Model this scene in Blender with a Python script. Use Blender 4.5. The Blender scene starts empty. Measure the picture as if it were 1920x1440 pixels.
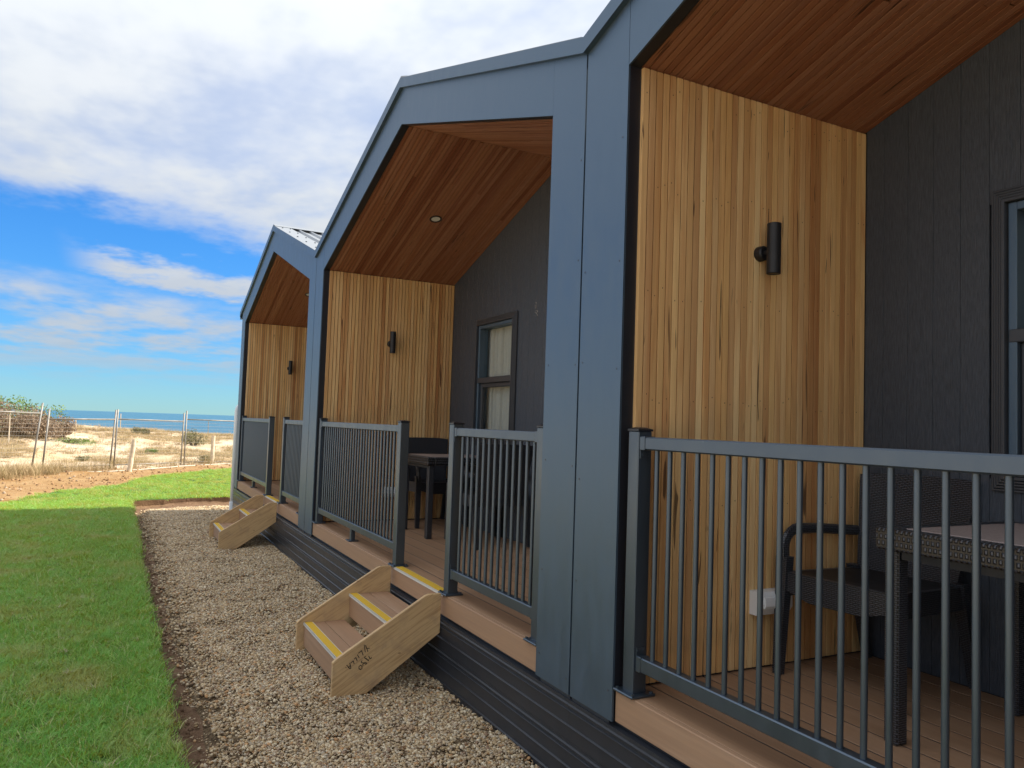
import bpy, bmesh, math, random
import numpy as np
from mathutils import Matrix, Vector, noise as mnoise
random.seed(7); RNG = np.random.default_rng(7)
SC = bpy.context.scene
COL = SC.collection
R = math.radians

# ------------------------------------------------------------------ camera
cam_d = bpy.data.cameras.new('camera'); cam = bpy.data.objects.new('camera', cam_d); COL.objects.link(cam)
cam_d.sensor_width = 36.0; cam_d.sensor_fit = 'HORIZONTAL'; cam_d.lens = 1439.75 / 1920 * 36
cam_d.clip_start = 0.05; cam_d.clip_end = 60000
RM = ((-0.461272, 0.031692, 0.886692), (-0.886611, -0.054643, -0.459277), (0.033896, -0.998003, 0.053304))
cam.matrix_world = Matrix(((RM[0][0], -RM[0][1], -RM[0][2], 0.0), (RM[1][0], -RM[1][1], -RM[1][2], 1.8083),
                           (RM[2][0], -RM[2][1], -RM[2][2], 1.579), (0, 0, 0, 1)))
SC.camera = cam

# ------------------------------------------------------------------ world, sun, exposure
SUN_EL, SUN_ROT = 42.0, 182.0            # the sun stands behind the cabins
world = bpy.data.worlds.new('World'); SC.world = world; world.use_nodes = True
wt = world.node_tree; wn = wt.nodes; wl = wt.links; wn.clear()
def W(t, **k):
    n = wn.new(t)
    for a, b in k.items(): setattr(n, a, b)
    return n
wout = W('ShaderNodeOutputWorld'); bg = W('ShaderNodeBackground'); bg.inputs[1].default_value = 0.13
sky = W('ShaderNodeTexSky', sky_type='NISHITA', sun_disc=False); sky.sun_elevation = R(SUN_EL); sky.sun_rotation = R(SUN_ROT)
sky.ozone_density = 2.0; sky.air_density = 1.0; sky.dust_density = 0.0
def wmath(op, a, b=None, clamp=False):
    m = W('ShaderNodeMath', operation=op, use_clamp=clamp)
    for i, v in enumerate((a, b)):
        if v is None: continue
        if isinstance(v, (int, float)): m.inputs[i].default_value = v
        else: wl.new(v, m.inputs[i])
    return m.outputs[0]
tc = W('ShaderNodeTexCoord'); sx = W('ShaderNodeSeparateXYZ'); wl.new(tc.outputs['Generated'], sx.inputs[0])
zc_ = wmath('ADD', wmath('MAXIMUM', sx.outputs[2], 0.0), 0.05)
px_ = wmath('DIVIDE', sx.outputs[0], zc_); py_ = wmath('DIVIDE', sx.outputs[1], zc_)
def wnoise(sxs, sys_, scale, detail, rough, dist=0.0, off=0.0):
    c = W('ShaderNodeCombineXYZ'); wl.new(wmath('MULTIPLY', px_, sxs), c.inputs[0]); wl.new(wmath('MULTIPLY', py_, sys_), c.inputs[1]); c.inputs[2].default_value = off
    n = W('ShaderNodeTexNoise'); n.inputs['Scale'].default_value = scale; n.inputs['Detail'].default_value = detail
    n.inputs['Roughness'].default_value = rough; n.inputs['Distortion'].default_value = dist
    wl.new(c.outputs[0], n.inputs['Vector']); return n.outputs['Fac']
def wramp(v, a, b):
    m = W('ShaderNodeMapRange', interpolation_type='SMOOTHSTEP'); wl.new(v, m.inputs[0]); m.inputs[1].default_value = a; m.inputs[2].default_value = b
    return m.outputs[0]
fine = wnoise(1, 1.3, 2.0, 4.5, 0.62, 0.0, 1.7); streak = wnoise(0.6, 0.95, 1.5, 4.0, 0.6, 0.0, 8.2)
# cloud sheet: its rim is a line on the cloud plane, frayed by noise
rim = wmath('ADD', wmath('ADD', px_, wmath('MULTIPLY', py_, 0.42)), wmath('MULTIPLY', wmath('SUBTRACT', fine, 0.5), 1.25))
sheet = wmath('SUBTRACT', 1.0, wramp(rim, 3.15, 3.75))
holes = wramp(wmath('ADD', wmath('MULTIPLY', fine, 0.38), wmath('MULTIPLY', streak, 0.62)), 0.36, 0.58)
sheet = wmath('MULTIPLY', sheet, wmath('ADD', wmath('MULTIPLY', holes, 0.36), 0.62))
band = wmath('SUBTRACT', 1.0, wramp(wmath('ABSOLUTE', wmath('SUBTRACT', rim, 4.55)), 0.05, 0.42))
band = wmath('MULTIPLY', band, wramp(py_, 0.3, 0.0))
low = wmath('MULTIPLY', wramp(streak, 0.36, 0.62), wramp(rim, 4.7, 6.0))
low = wmath('MULTIPLY', wmath('MULTIPLY', low, 0.84), wramp(sx.outputs[2], 0.02, 0.09))
cov = wmath('MAXIMUM', wmath('MAXIMUM', sheet, wmath('MULTIPLY', band, 0.9)), low, clamp=True)
cshade = W('ShaderNodeMixRGB'); cshade.inputs[1].default_value = (2.58, 2.72, 2.88, 1); cshade.inputs[2].default_value = (2.75, 2.88, 3.02, 1)
wl.new(wramp(fine, 0.35, 0.65), cshade.inputs[0])
tint = W('ShaderNodeMixRGB'); tint.inputs[1].default_value = (0.155, 0.30, 0.475, 1); tint.inputs[2].default_value = (0.115, 0.335, 0.58, 1)
wl.new(wramp(sx.outputs[2], 0.0, 0.26), tint.inputs[0])
hz = W('ShaderNodeMixRGB', blend_type='MULTIPLY'); hz.inputs[0].default_value = 1.0; wl.new(sky.outputs[0], hz.inputs[1]); wl.new(tint.outputs[0], hz.inputs[2])
cl_el = W('ShaderNodeMixRGB', blend_type='MULTIPLY'); cl_el.inputs[0].default_value = 1.0; wl.new(cshade.outputs[0], cl_el.inputs[1])
wl.new(wmath('ADD', wmath('MULTIPLY', wmath('MAXIMUM', sx.outputs[2], 0.0), 1.25), 0.58), cl_el.inputs[2])   # clouds brightened towards the zenith to add light in the shade
wmix = W('ShaderNodeMixRGB'); wl.new(cov, wmix.inputs[0]); wl.new(hz.outputs[0], wmix.inputs[1]); wl.new(cl_el.outputs[0], wmix.inputs[2])
wl.new(wmix.outputs[0], bg.inputs[0]); wl.new(bg.outputs[0], wout.inputs[0])

sun_d = bpy.data.lights.new('sun', 'SUN'); sun_d.energy = 4.0; sun_d.angle = R(0.53); sun_d.color = (1.0, 0.93, 0.82)
sun = bpy.data.objects.new('sun', sun_d); COL.objects.link(sun)
sdir = Vector((math.sin(R(SUN_ROT)) * math.cos(R(SUN_EL)), math.cos(R(SUN_ROT)) * math.cos(R(SUN_EL)), math.sin(R(SUN_EL))))
sun.rotation_euler = sdir.to_track_quat('Z', 'Y').to_euler()
world.cycles.sampling_method = 'MANUAL'; world.cycles.sample_map_resolution = 512
vs = SC.view_settings; vs.view_transform = 'Standard'; vs.look = 'None'; vs.gamma = 1.0; vs.exposure = 1.27; vs.use_curve_mapping = False
SC.cycles.max_bounces = 6; SC.cycles.diffuse_bounces = 4; SC.cycles.glossy_bounces = 3; SC.cycles.transparent_max_bounces = 12

# ------------------------------------------------------------------ material helpers
class NT:
    def __init__(s, name):
        s.m = bpy.data.materials.new(name); s.m.use_nodes = True; s.t = s.m.node_tree
        s.n = s.t.nodes; s.l = s.t.links; s.b = s.n['Principled BSDF']; s.out = s.n['Material Output']
    def node(s, t, **k):
        n = s.n.new(t)
        for a, b in k.items(): setattr(n, a, b)
        return n
    def put(s, sock, v):
        if v is None: return
        if hasattr(v, 'is_linked') or isinstance(v, bpy.types.NodeSocket): s.l.new(v, sock)
        elif isinstance(v, tuple) and len(v) == 3 and sock.type == 'RGBA': sock.default_value = (*v, 1)
        else: sock.default_value = v
    def math(s, op, a, b=None, c=None, clamp=False):
        n = s.node('ShaderNodeMath', operation=op, use_clamp=clamp)
        s.put(n.inputs[0], a); s.put(n.inputs[1], b); s.put(n.inputs[2], c); return n.outputs[0]
    def co(s, which='Object'): return s.node('ShaderNodeTexCoord').outputs[which]
    def pos(s): return s.node('ShaderNodeNewGeometry').outputs['Position']
    def rnd(s, island=False): return s.node('ShaderNodeNewGeometry').outputs['Random Per Island'] if island else s.node('ShaderNodeObjectInfo').outputs['Random']
    def mapping(s, v, scale=(1, 1, 1), loc=None):
        n = s.node('ShaderNodeMapping'); s.l.new(v, n.inputs[0]); n.inputs['Scale'].default_value = scale
        if loc is not None: s.put(n.inputs['Location'], loc)
        return n.outputs[0]
    def noise(s, v, scale, detail=4, rough=0.5, dist=0.0, w=None):
        n = s.node('ShaderNodeTexNoise')
        if w is not None:
            q = s.node('ShaderNodeVectorMath', operation='ADD'); s.l.new(v, q.inputs[0]); s.put(q.inputs[1], w); v = q.outputs[0]
        if v is not None: s.l.new(v, n.inputs['Vector'])
        n.inputs['Scale'].default_value = scale; n.inputs['Detail'].default_value = detail; n.inputs['Roughness'].default_value = rough; n.inputs['Distortion'].default_value = dist
        return n.outputs['Fac']
    def ramp(s, v, stops, interp='LINEAR'):
        n = s.node('ShaderNodeValToRGB'); e = n.color_ramp.elements; n.color_ramp.interpolation = interp
        while len(e) < len(stops): e.new(0.5)
        for el, (p, c) in zip(e, stops): el.position = p; el.color = (*c, 1) if len(c) == 3 else c
        s.put(n.inputs[0], v); return n.outputs[0]
    def rng(s, v, a, b, c=0.0, d=1.0):
        n = s.node('ShaderNodeMapRange'); s.put(n.inputs[0], v)
        for i, x in enumerate((a, b, c, d)): n.inputs[i + 1].default_value = x
        return n.outputs[0]
    def mix(s, f, a, b, mode='MIX'):
        n = s.node('ShaderNodeMixRGB', blend_type=mode); s.put(n.inputs[0], f); s.put(n.inputs[1], a); s.put(n.inputs[2], b); return n.outputs[0]
    def bump(s, h, strength=0.3, dist=0.01):
        n = s.node('ShaderNodeBump'); n.inputs['Strength'].default_value = strength; n.inputs['Distance'].default_value = dist
        s.l.new(h, n.inputs['Height']); s.l.new(n.outputs[0], s.b.inputs['Normal'])
    def fin(s, col=None, rough=0.5, metal=0.0, spec=0.5):
        s.put(s.b.inputs['Base Color'], col); s.put(s.b.inputs['Roughness'], rough); s.put(s.b.inputs['Metallic'], metal)
        s.put(s.b.inputs['Specular IOR Level'], spec); return s.m

def m_timber(name='timber_board', tint=(1, 1, 1)):
    n = NT(name); r = n.rnd(); c = n.co('Object'); w = n.math('MULTIPLY', r, 63.0)
    body = n.ramp(r, [(0.0, (0.55, 0.29, 0.115)), (0.13, (0.88, 0.60, 0.28)), (0.28, (0.78, 0.485, 0.20)), (0.42, (0.91, 0.655, 0.33)), (0.56, (0.50, 0.245, 0.095)), (0.68, (0.85, 0.56, 0.245)), (0.80, (0.64, 0.355, 0.145)), (0.9, (0.89, 0.625, 0.30)), (1.0, (0.73, 0.435, 0.18))])
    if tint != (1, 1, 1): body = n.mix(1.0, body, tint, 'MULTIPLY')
    g1 = n.noise(n.mapping(c, (3.2, 60, 60)), 1.0, 4, 0.6, 0.6, w)
    g2 = n.noise(n.mapping(c, (0.9, 16, 16)), 1.0, 3, 0.5, 1.2, w)
    vein = n.noise(n.mapping(c, (1.3, 22, 22)), 1.0, 2, 0.5, 2.0, n.math('ADD', w, 9.0))
    col = n.mix(n.rng(g1, 0.40, 0.70, 0.0, 0.30), body, n.mix(1.0, body, (0.55, 0.42, 0.34), 'MULTIPLY'))
    col = n.mix(n.rng(g2, 0.47, 0.70, 0.0, 0.55), col, n.mix(1.0, body, (0.72, 0.48, 0.36), 'MULTIPLY'))
    col = n.mix(n.rng(vein, 0.685, 0.72, 0.0, 0.8), col, (0.045, 0.018, 0.010))
    n.bump(g1, 0.15, 0.002)
    return n.fin(col, n.rng(g1, 0.3, 0.7, 0.42, 0.58), 0.0, 0.35)
def m_steel(name, col, rough, metal, wear=0.25, bumpy=0.12):
    n = NT(name); p = n.pos()
    big = n.noise(n.mapping(p, (1.2, 1.2, 0.7)), 1.6, 3, 0.5); sm = n.noise(n.mapping(p, (6, 6, 1.6)), 3.0, 6, 0.65)
    speck = n.noise(p, 55.0, 2, 0.5)
    c = n.mix(n.rng(sm, 0.35, 0.75, 0.0, wear), col, tuple(min(1, x * 1.5 + 0.02) for x in col))
    c = n.mix(n.rng(speck, 0.76, 0.80, 0.0, 0.3), c, tuple(x * 2.2 + 0.05 for x in col))
    n.bump(big, bumpy, 0.02)
    return n.fin(c, n.rng(sm, 0.3, 0.7, rough - 0.05, rough + 0.08), metal, 0.5)
def m_deck(name='composite_decking'):
    n = NT(name); r = n.rnd(); c = n.co('Object'); w = n.math('MULTIPLY', r, 31.0)
    g = n.noise(n.mapping(c, (1.4, 75, 75)), 1.0, 5, 0.6, 0.3, w); b = n.noise(n.mapping(c, (0.8, 9, 9)), 1.0, 3, 0.5, 0.8, w)
    col = n.ramp(r, [(0.0, (0.375, 0.22, 0.124)), (0.5, (0.425, 0.255, 0.146)), (1.0, (0.335, 0.195, 0.11))])
    col = n.mix(n.rng(g, 0.3, 0.75, 0.0, 0.5), col, (0.27, 0.16, 0.10)); col = n.mix(n.rng(b, 0.5, 0.75, 0.0, 0.35), col, (0.56, 0.38, 0.26))
    n.bump(g, 0.3, 0.0025)
    return n.fin(col, 0.62, 0.0, 0.3)
def m_cladding(name='embossed_cladding'):
    n = NT(name); r = n.rnd(); c = n.co('Object')
    g = n.noise(n.mapping(c, (18, 240, 240)), 1.0, 5, 0.65, 0.5, n.math('MULTIPLY', r, 40.0))
    col = n.mix(n.rng(g, 0.35, 0.72), (0.031, 0.038, 0.051), (0.074, 0.088, 0.112))
    n.bump(g, 0.75, 0.004)
    return n.fin(col, 0.5, 0.0, 0.5)
def m_ply(name='pine_stringer'):
    n = NT(name); c = n.co('Object'); r = n.rnd(); w = n.math('MULTIPLY', r, 17.0)
    rot = n.node('ShaderNodeMapping'); n.l.new(c, rot.inputs[0]); rot.inputs['Rotation'].default_value = (0.54, 0, 0)
    g = n.noise(n.mapping(rot.outputs[0], (60, 3.6, 85)), 1.0, 6, 0.62, 0.7, w); st = n.noise(n.mapping(c, (4, 4, 4)), 1.6, 4, 0.6, 0.4, w)
    kn = n.node('ShaderNodeTexVoronoi'); n.l.new(n.mapping(c, (5, 5, 11)), kn.inputs['Vector']); kn.inputs['Scale'].default_value = 1.0
    col = n.ramp(g, [(0.28, (0.64, 0.44, 0.23)), (0.5, (0.58, 0.385, 0.19)), (0.62, (0.46, 0.29, 0.135)), (0.78, (0.40, 0.24, 0.11))])
    col = n.mix(n.rng(st, 0.50, 0.72, 0.0, 0.55), col, (0.32, 0.215, 0.135)); col = n.mix(n.rng(kn.outputs['Distance'], 0.03, 0.07, 0.75, 0.0), col, (0.20, 0.11, 0.05))
    n.bump(g, 0.1, 0.002); return n.fin(col, 0.6, 0.0, 0.3)
def m_plain(name, col, rough=0.5, metal=0.0, var=0.15, scale=8.0, spec=0.5, bump=0.0):
    n = NT(name); v = n.noise(n.pos(), scale, 5, 0.6)
    c = n.mix(n.rng(v, 0.3, 0.75, 0.0, 1.0), tuple(x * (1 + var) for x in col), tuple(x * (1 - var) for x in col))
    if bump: n.bump(v, bump, 0.01)
    return n.fin(c, n.rng(v, 0.3, 0.7, max(0.02, rough - 0.05), min(1, rough + 0.05)), metal, spec)
def m_wicker(name='black_wicker', bw=0.024, bh=0.0076):
    n = NT(name); uv = n.co('UV'); b = n.node('ShaderNodeTexBrick', offset=0.5, offset_frequency=2)
    n.l.new(uv, b.inputs['Vector']); b.inputs['Scale'].default_value = 1.0; b.inputs['Brick Width'].default_value = bw; b.inputs['Row Height'].default_value = bh
    b.inputs['Mortar Size'].default_value = bh * 0.30; b.inputs['Mortar Smooth'].default_value = 0.6
    h = n.math('SUBTRACT', 1.0, b.outputs['Fac']); n.bump(h, 1.0, 0.006)
    col = n.mix(h, (0.0015, 0.0015, 0.002), (0.075, 0.082, 0.10)); return n.fin(col, 0.30, 0.0, 0.7)
def m_glass(name='window_glass'):
    n = NT(name); tr = n.node('ShaderNodeBsdfTransparent'); gl = n.node('ShaderNodeBsdfGlossy'); gl.inputs['Roughness'].default_value = 0.02
    tr.inputs[0].default_value = (0.86, 0.9, 0.88, 1); lw = n.node('ShaderNodeLayerWeight'); lw.inputs[0].default_value = 0.5
    fr = n.node('ShaderNodeMath', operation='MULTIPLY_ADD'); n.l.new(n.math('POWER', lw.outputs['Facing'], 4.0), fr.inputs[0]); fr.inputs[1].default_value = 0.85; fr.inputs[2].default_value = 0.06
    mx = n.node('ShaderNodeMixShader'); n.l.new(fr.outputs[0], mx.inputs[0]); n.l.new(tr.outputs[0], mx.inputs[1]); n.l.new(gl.outputs[0], mx.inputs[2]); n.l.new(mx.outputs[0], n.out.inputs[0]); return n.m
def m_leaf(name, stops, trans=0.35, rough=0.5, patch=None, glow=None):
    n = NT(name); r = n.rnd(True); col = n.ramp(r, stops)
    if patch:
        pn = n.noise(n.mapping(n.pos(), (1, 1, 0)), patch[0], 4, 0.6); col = n.mix(n.rng(pn, patch[1], patch[2], 0.0, patch[4]), col, patch[3])
    n.fin(col, rough, 0.0, 0.3); tl = n.node('ShaderNodeBsdfTranslucent'); n.put(tl.inputs[0], n.mix(0.78, col, glow) if glow else col)
    mx = n.node('ShaderNodeMixShader'); mx.inputs[0].default_value = trans; n.l.new(n.b.outputs[0], mx.inputs[1]); n.l.new(tl.outputs[0], mx.inputs[2]); n.l.new(mx.outputs[0], n.out.inputs[0]); return n.m
def m_stone(name, stops, rough=0.7, rust=False):
    n = NT(name); r = n.rnd(rust); v = n.noise(n.co('Object'), 90.0 if not rust else 160.0, 3, 0.6); c = n.ramp(r, stops)
    c = n.mix(n.rng(v, 0.35, 0.75, 0, 0.4), c, n.mix(1.0, c, (0.6, 0.55, 0.5), 'MULTIPLY'))
    if rust: c = n.mix(n.rng(n.noise(n.pos(), 3.4, 3, 0.6), 0.64, 0.74, 0, 0.6), c, (0.34, 0.195, 0.095))
    return n.fin(c, rough, 0, 0.35)

M = {}
M['timber'] = m_timber(); M['soffit'] = m_timber('shaded_reddish_ceiling_board', (0.42, 0.29, 0.36))  # ceiling copy of the timber, with dimmer shade multiplied into its reddish tint
M['steel'] = m_steel('blue_grey_steel', (0.101, 0.146, 0.196), 0.46, 0.75)
M['rail'] = m_steel('satin_grey_aluminium', (0.098, 0.126, 0.16), 0.36, 0.8, 0.1, 0.02)
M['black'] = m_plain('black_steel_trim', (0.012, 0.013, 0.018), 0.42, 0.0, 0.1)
M['skirt'] = m_steel('charcoal_skirting_steel', (0.030, 0.033, 0.040), 0.34, 0.15, 0.25, 0.05)
M['deck'] = m_deck(); M['clad'] = m_cladding(); M['ply'] = m_ply()
M['dark'] = m_plain('charcoal_body', (0.035, 0.037, 0.043), 0.55)
M['frame'] = m_plain('charcoal_window_frame', (0.045, 0.048, 0.056), 0.38, 0.0, 0.08)
M['glass'] = m_glass(); M['curtain'] = m_plain('pale_curtain', (0.56, 0.555, 0.53), 0.9, 0, 0.06, 30)
M['yellow'] = m_plain('yellow_grip_strip', (0.70, 0.43, 0.035), 0.75, 0, 0.12, 220, 0.3, 0.3); M['alu'] = m_plain('pale_aluminium', (0.72, 0.71, 0.66), 0.45, 0.3, 0.08)
M['wicker'] = m_wicker(); M['wickerw'] = m_wicker('coarse_black_wicker', 0.017, 0.022)
M['slab'] = m_plain('mottled_table_top', (0.34, 0.27, 0.245), 0.35, 0, 0.22, 160)
M['seat'] = m_plain('black_seat', (0.012, 0.012, 0.014), 0.5, 0, 0.1); M['lampm'] = m_plain('matt_black_lamp', (0.011, 0.011, 0.013), 0.5)
M['white'] = m_plain('white_plastic', (0.78, 0.79, 0.79), 0.35, 0, 0.05); M['pvc'] = m_plain('white_pvc', (0.70, 0.74, 0.78), 0.35, 0, 0.06, 4)
M['diff'] = m_plain('frosted_lens', (0.72, 0.72, 0.7), 0.5, 0, 0.04); M['ink'] = m_plain('black_marker_ink', (0.012, 0.010, 0.010), 0.6)
M['galv'] = m_plain('galvanised_tube', (0.24, 0.225, 0.20), 0.6, 0.3, 0.3, 5); M['wire'] = m_plain('galvanised_wire', (0.46, 0.43, 0.38), 0.5, 0.4, 0.1)
M['post'] = m_plain('weathered_white_timber', (0.64, 0.54, 0.40), 0.8, 0, 0.22, 9, 0.2, 0.2); M['roof'] = m_steel('roof_steel', (0.30, 0.32, 0.34), 0.32, 0.4, 0.15, 0.02)
M['screw'] = m_plain('screw_head', (0.10, 0.11, 0.13), 0.4, 0.6); M['nail'] = m_plain('rusty_nail_head', (0.07, 0.035, 0.02), 0.7)
M['patch'] = m_plain('pale_scuff', (0.42, 0.38, 0.33), 0.8, 0, 0.2, 60); M['pipe'] = m_plain('pale_poly_pipe', (0.52, 0.47, 0.38), 0.7)

# ------------------------------------------------------------------ mesh helpers
class MB:
    def __init__(s): s.v = []; s.f = []; s.mi = []
    def add(s, vs, fs, mi=0):
        o = len(s.v); s.v += [tuple(v) for v in vs]; s.f += [tuple(i + o for i in f) for f in fs]; s.mi += [mi] * len(fs); return s
    def box(s, x0, x1, y0, y1, z0, z1, mi=0):
        vs = [(x, y, z) for x in (x0, x1) for y in (y0, y1) for z in (z0, z1)]
        return s.add(vs, [(0, 1, 3, 2), (4, 6, 7, 5), (0, 4, 5, 1), (2, 3, 7, 6), (0, 2, 6, 4), (1, 5, 7, 3)], mi)
    def cbox(s, x0, x1, y0, y1, z0, z1, c=0.003, mi=0):
        lo = (x0, y0, z0); hi = (x1, y1, z1); vs = []; idx = {}
        for sx_ in (0, 1):
            for sy in (0, 1):
                for sz in (0, 1):
                    for ax in range(3):
                        p = []
                        for k, q in enumerate((sx_, sy, sz)):
                            b = hi[k] if q else lo[k]
                            p.append(b if k == ax else b + (-c if q else c))
                        idx[(sx_, sy, sz, ax)] = len(vs); vs.append(p)
        fs = []
        for ax in range(3):
            o1, o2 = [k for k in range(3) if k != ax]
            for q in (0, 1):
                ring = []
                for a, b in ((0, 0), (1, 0), (1, 1), (0, 1)):
                    k = [0, 0, 0]; k[ax] = q; k[o1] = a; k[o2] = b; ring.append(idx[(*k, ax)])
                fs.append(ring)
        for ax in range(3):
            o1, o2 = [k for k in range(3) if k != ax]
            for a in (0, 1):
                for b in (0, 1):
                    k0 = [0, 0, 0]; k0[o1] = a; k0[o2] = b; k1 = list(k0); k1[ax] = 1
                    fs.append([idx[(*k0, o1)], idx[(*k1, o1)], idx[(*k1, o2)], idx[(*k0, o2)]])
        for a in (0, 1):
            for b in (0, 1):
                for c_ in (0, 1): fs.append([idx[(a, b, c_, 0)], idx[(a, b, c_, 1)], idx[(a, b, c_, 2)]])
        return s.add(vs, fs, mi)
    def prism(s, poly, a0, a1, axis='y', mi=0):
        n = len(poly)
        def P(p, a): return {'y': (p[0], a, p[1]), 'x': (a, p[0], p[1]), 'z': (p[0], p[1], a)}[axis]
        vs = [P(p, a0) for p in poly] + [P(p, a1) for p in poly]
        return s.add(vs, [tuple(range(n))[::-1], tuple(range(n, 2 * n))] + [(i, (i + 1) % n, n + (i + 1) % n, n + i) for i in range(n)], mi)
    def tube(s, pts, r, n=10, mi=0, cap=True, sq=None):
        pts = [Vector(p) for p in pts]; k = len(pts); rs = r if isinstance(r, (list, tuple)) else [r] * k; vs = []
        up = None
        for i, p in enumerate(pts):
            d = (pts[min(i + 1, k - 1)] - pts[max(i - 1, 0)]).normalized()
            if up is None: up = Vector((0, 0, 1)) if abs(d.z) < 0.9 else Vector((1, 0, 0))
            a = d.cross(up).normalized(); b = a.cross(d).normalized(); up = b
            for j in range(n):
                t = 2 * math.pi * j / n; rx = rs[i]; q = sq or 1.0
                vs.append(p + a * math.cos(t) * rx + b * math.sin(t) * rx * q)
        fs = [(i * n + j, i * n + (j + 1) % n, (i + 1) * n + (j + 1) % n, (i + 1) * n + j) for i in range(k - 1) for j in range(n)]
        if cap: fs += [tuple(range(n))[::-1], tuple((k - 1) * n + j for j in range(n))]
        return s.add(vs, fs, mi)
    def mesh(s, name, mats, smooth=False, uv=False):
        me = bpy.data.meshes.new(name); me.from_pydata(s.v, [], s.f)
        bm = bmesh.new(); bm.from_mesh(me); bmesh.ops.recalc_face_normals(bm, faces=bm.faces); bm.to_mesh(me); bm.free()
        for m in (mats if isinstance(mats, (list, tuple)) else [mats]): me.materials.append(m)
        me.polygons.foreach_set('material_index', s.mi)
        if smooth: me.shade_smooth() if smooth is True else None
        if uv:
            l = me.uv_layers.new(name='UVMap')
            for p in me.polygons:
                nx, ny, nz = (abs(c) for c in p.normal)
                for li in p.loop_indices:
                    c = me.vertices[me.loops[li].vertex_index].co
                    l.data[li].uv = (c.y, c.z) if nx >= ny and nx >= nz else ((c.x, c.z) if ny >= nz else (c.x, c.y))
        me.update(); return me
    def build(s, name, mats, parent=None, smooth=False, uv=False, loc=None):
        return link(name, s.mesh(name, mats, smooth, uv), parent, loc)
def link(name, me, parent=None, loc=None, mtx=None):
    o = bpy.data.objects.new(name, me); COL.objects.link(o)
    if parent is not None: o.parent = parent
    if loc is not None: o.location = loc
    if mtx is not None: o.matrix_basis = mtx
    return o
def tag(o, label=None, cat=None, group=None, kind=None):
    for k, v in (('label', label), ('category', cat), ('group', group), ('kind', kind)):
        if v: o[k] = v
    return o
def thing(name, label, cat, loc=(0, 0, 0), rz=0.0, group=None):
    o = bpy.data.objects.new(name, None); COL.objects.link(o); o.location = loc; o.rotation_euler = (0, 0, rz); o.empty_display_size = 0.2
    return tag(o, label, cat, group)
def frame(o, ex, ey, ez):
    return Matrix(((ex[0], ey[0], ez[0], o[0]), (ex[1], ey[1], ez[1], o[1]), (ex[2], ey[2], ez[2], o[2]), (0, 0, 0, 1)))
_bc = {}
def board_mesh(name, L, w, t, mat, c=0.0022):
    k = (name, round(L, 3), round(w, 4), round(t, 4), mat.name)
    if k not in _bc: _bc[k] = MB().cbox(0, L, -w / 2, w / 2, 0, t, c).mesh(name, mat)
    return _bc[k]

# ------------------------------------------------------------------ dimensions (metres)
P = 5.163; ORIG = (-2.304, 2.859, 8.022)          # cabin width, right edge of each cabin along x
AR, AL = 0.297, 0.317                              # facade post widths
ZD, ZF = 0.55, 0.426                               # deck top, fascia bottom
ZC, ZI = 3.077, 3.808                              # opening corner and opening peak
ZV, SL = 3.259, 0.3214                             # eave line under the barge cap, roof slope
DB = -1.43                                         # rear wall of the porch
XC = P / 2
def eave(x): return ZV + SL * (x if x < XC else P - x)
def ceil_z(x): return ZC + (ZI - ZC) * ((x - AR) / (XC - AR) if x < XC else (P - AL - x) / (P - AL - XC))

# ------------------------------------------------------------------ ground, lawn, gravel, sea
def sstep(a, b, x): t = max(0.0, min(1.0, (x - a) / (b - a))); return t * t * (3 - 2 * t)
def gh(x, y):
    h = 0.025 + 0.012 * mnoise.noise((x * 0.9, y * 0.9, 0)) + 0.012 * mnoise.noise((x * 3.1, y * 3.1, 5))
    tr = sstep(1.56, 1.44, y) * sstep(14.86, 14.70, x - 0.25 * max(0, 1.45 - y))
    h -= 0.075 * tr
    dirt = sstep(19.0, 20.5, x + 0.25 * y) * sstep(26.5, 25.0, x)
    h += dirt * (0.045 * mnoise.noise((x * 1.7, y * 1.7, 2)) + 0.04 * mnoise.noise((x * 5.0, y * 5.0, 9)))
    d = sstep(24.6, 41.0, x + 0.30 * y)
    h += d * (0.58 + 0.035 * y) + sstep(25.5, 28.0, x) * (0.17 * mnoise.noise((x * 0.30, y * 0.42, 3.3)) + 0.07 * mnoise.noise((x * 0.9, y * 1.1, 1.2)) + 0.02 * mnoise.noise((x * 3.5, y * 3.5, 4.2)))
    h += sstep(29, 36, x) * sstep(2.0, 6.5, y) * 0.12
    h -= 4.8 * sstep(44.0, 66.0, x)
    return h
def grid(xs, ys, fn):
    vs = [(x, y, fn(x, y)) for x in xs for y in ys]; ny = len(ys)
    fs = [(i * ny + j, (i + 1) * ny + j, (i + 1) * ny + j + 1, i * ny + j + 1) for i in range(len(xs) - 1) for j in range(ny - 1)]
    return vs, fs
gx = list(np.arange(-80, -4, 6.0)) + list(np.arange(-4, 14.5, 0.4)) + list(np.arange(14.5, 15.4, 0.05)) + list(np.arange(15.4, 26, 0.22)) + list(np.arange(26, 50, 0.3)) + list(np.arange(50, 76, 2.0))
gy = list(np.arange(-90, -12, 6.0)) + list(np.arange(-12, -0.4, 0.4)) + list(np.arange(-0.4, 1.35, 0.22)) + list(np.arange(1.35, 1.65, 0.04)) + list(np.arange(1.65, 8, 0.22)) + list(np.arange(8, 14, 0.5)) + list(np.arange(14, 90, 6.0))
vs_, fs_ = grid([float(a) for a in gx], [float(a) for a in gy], gh)
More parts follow.
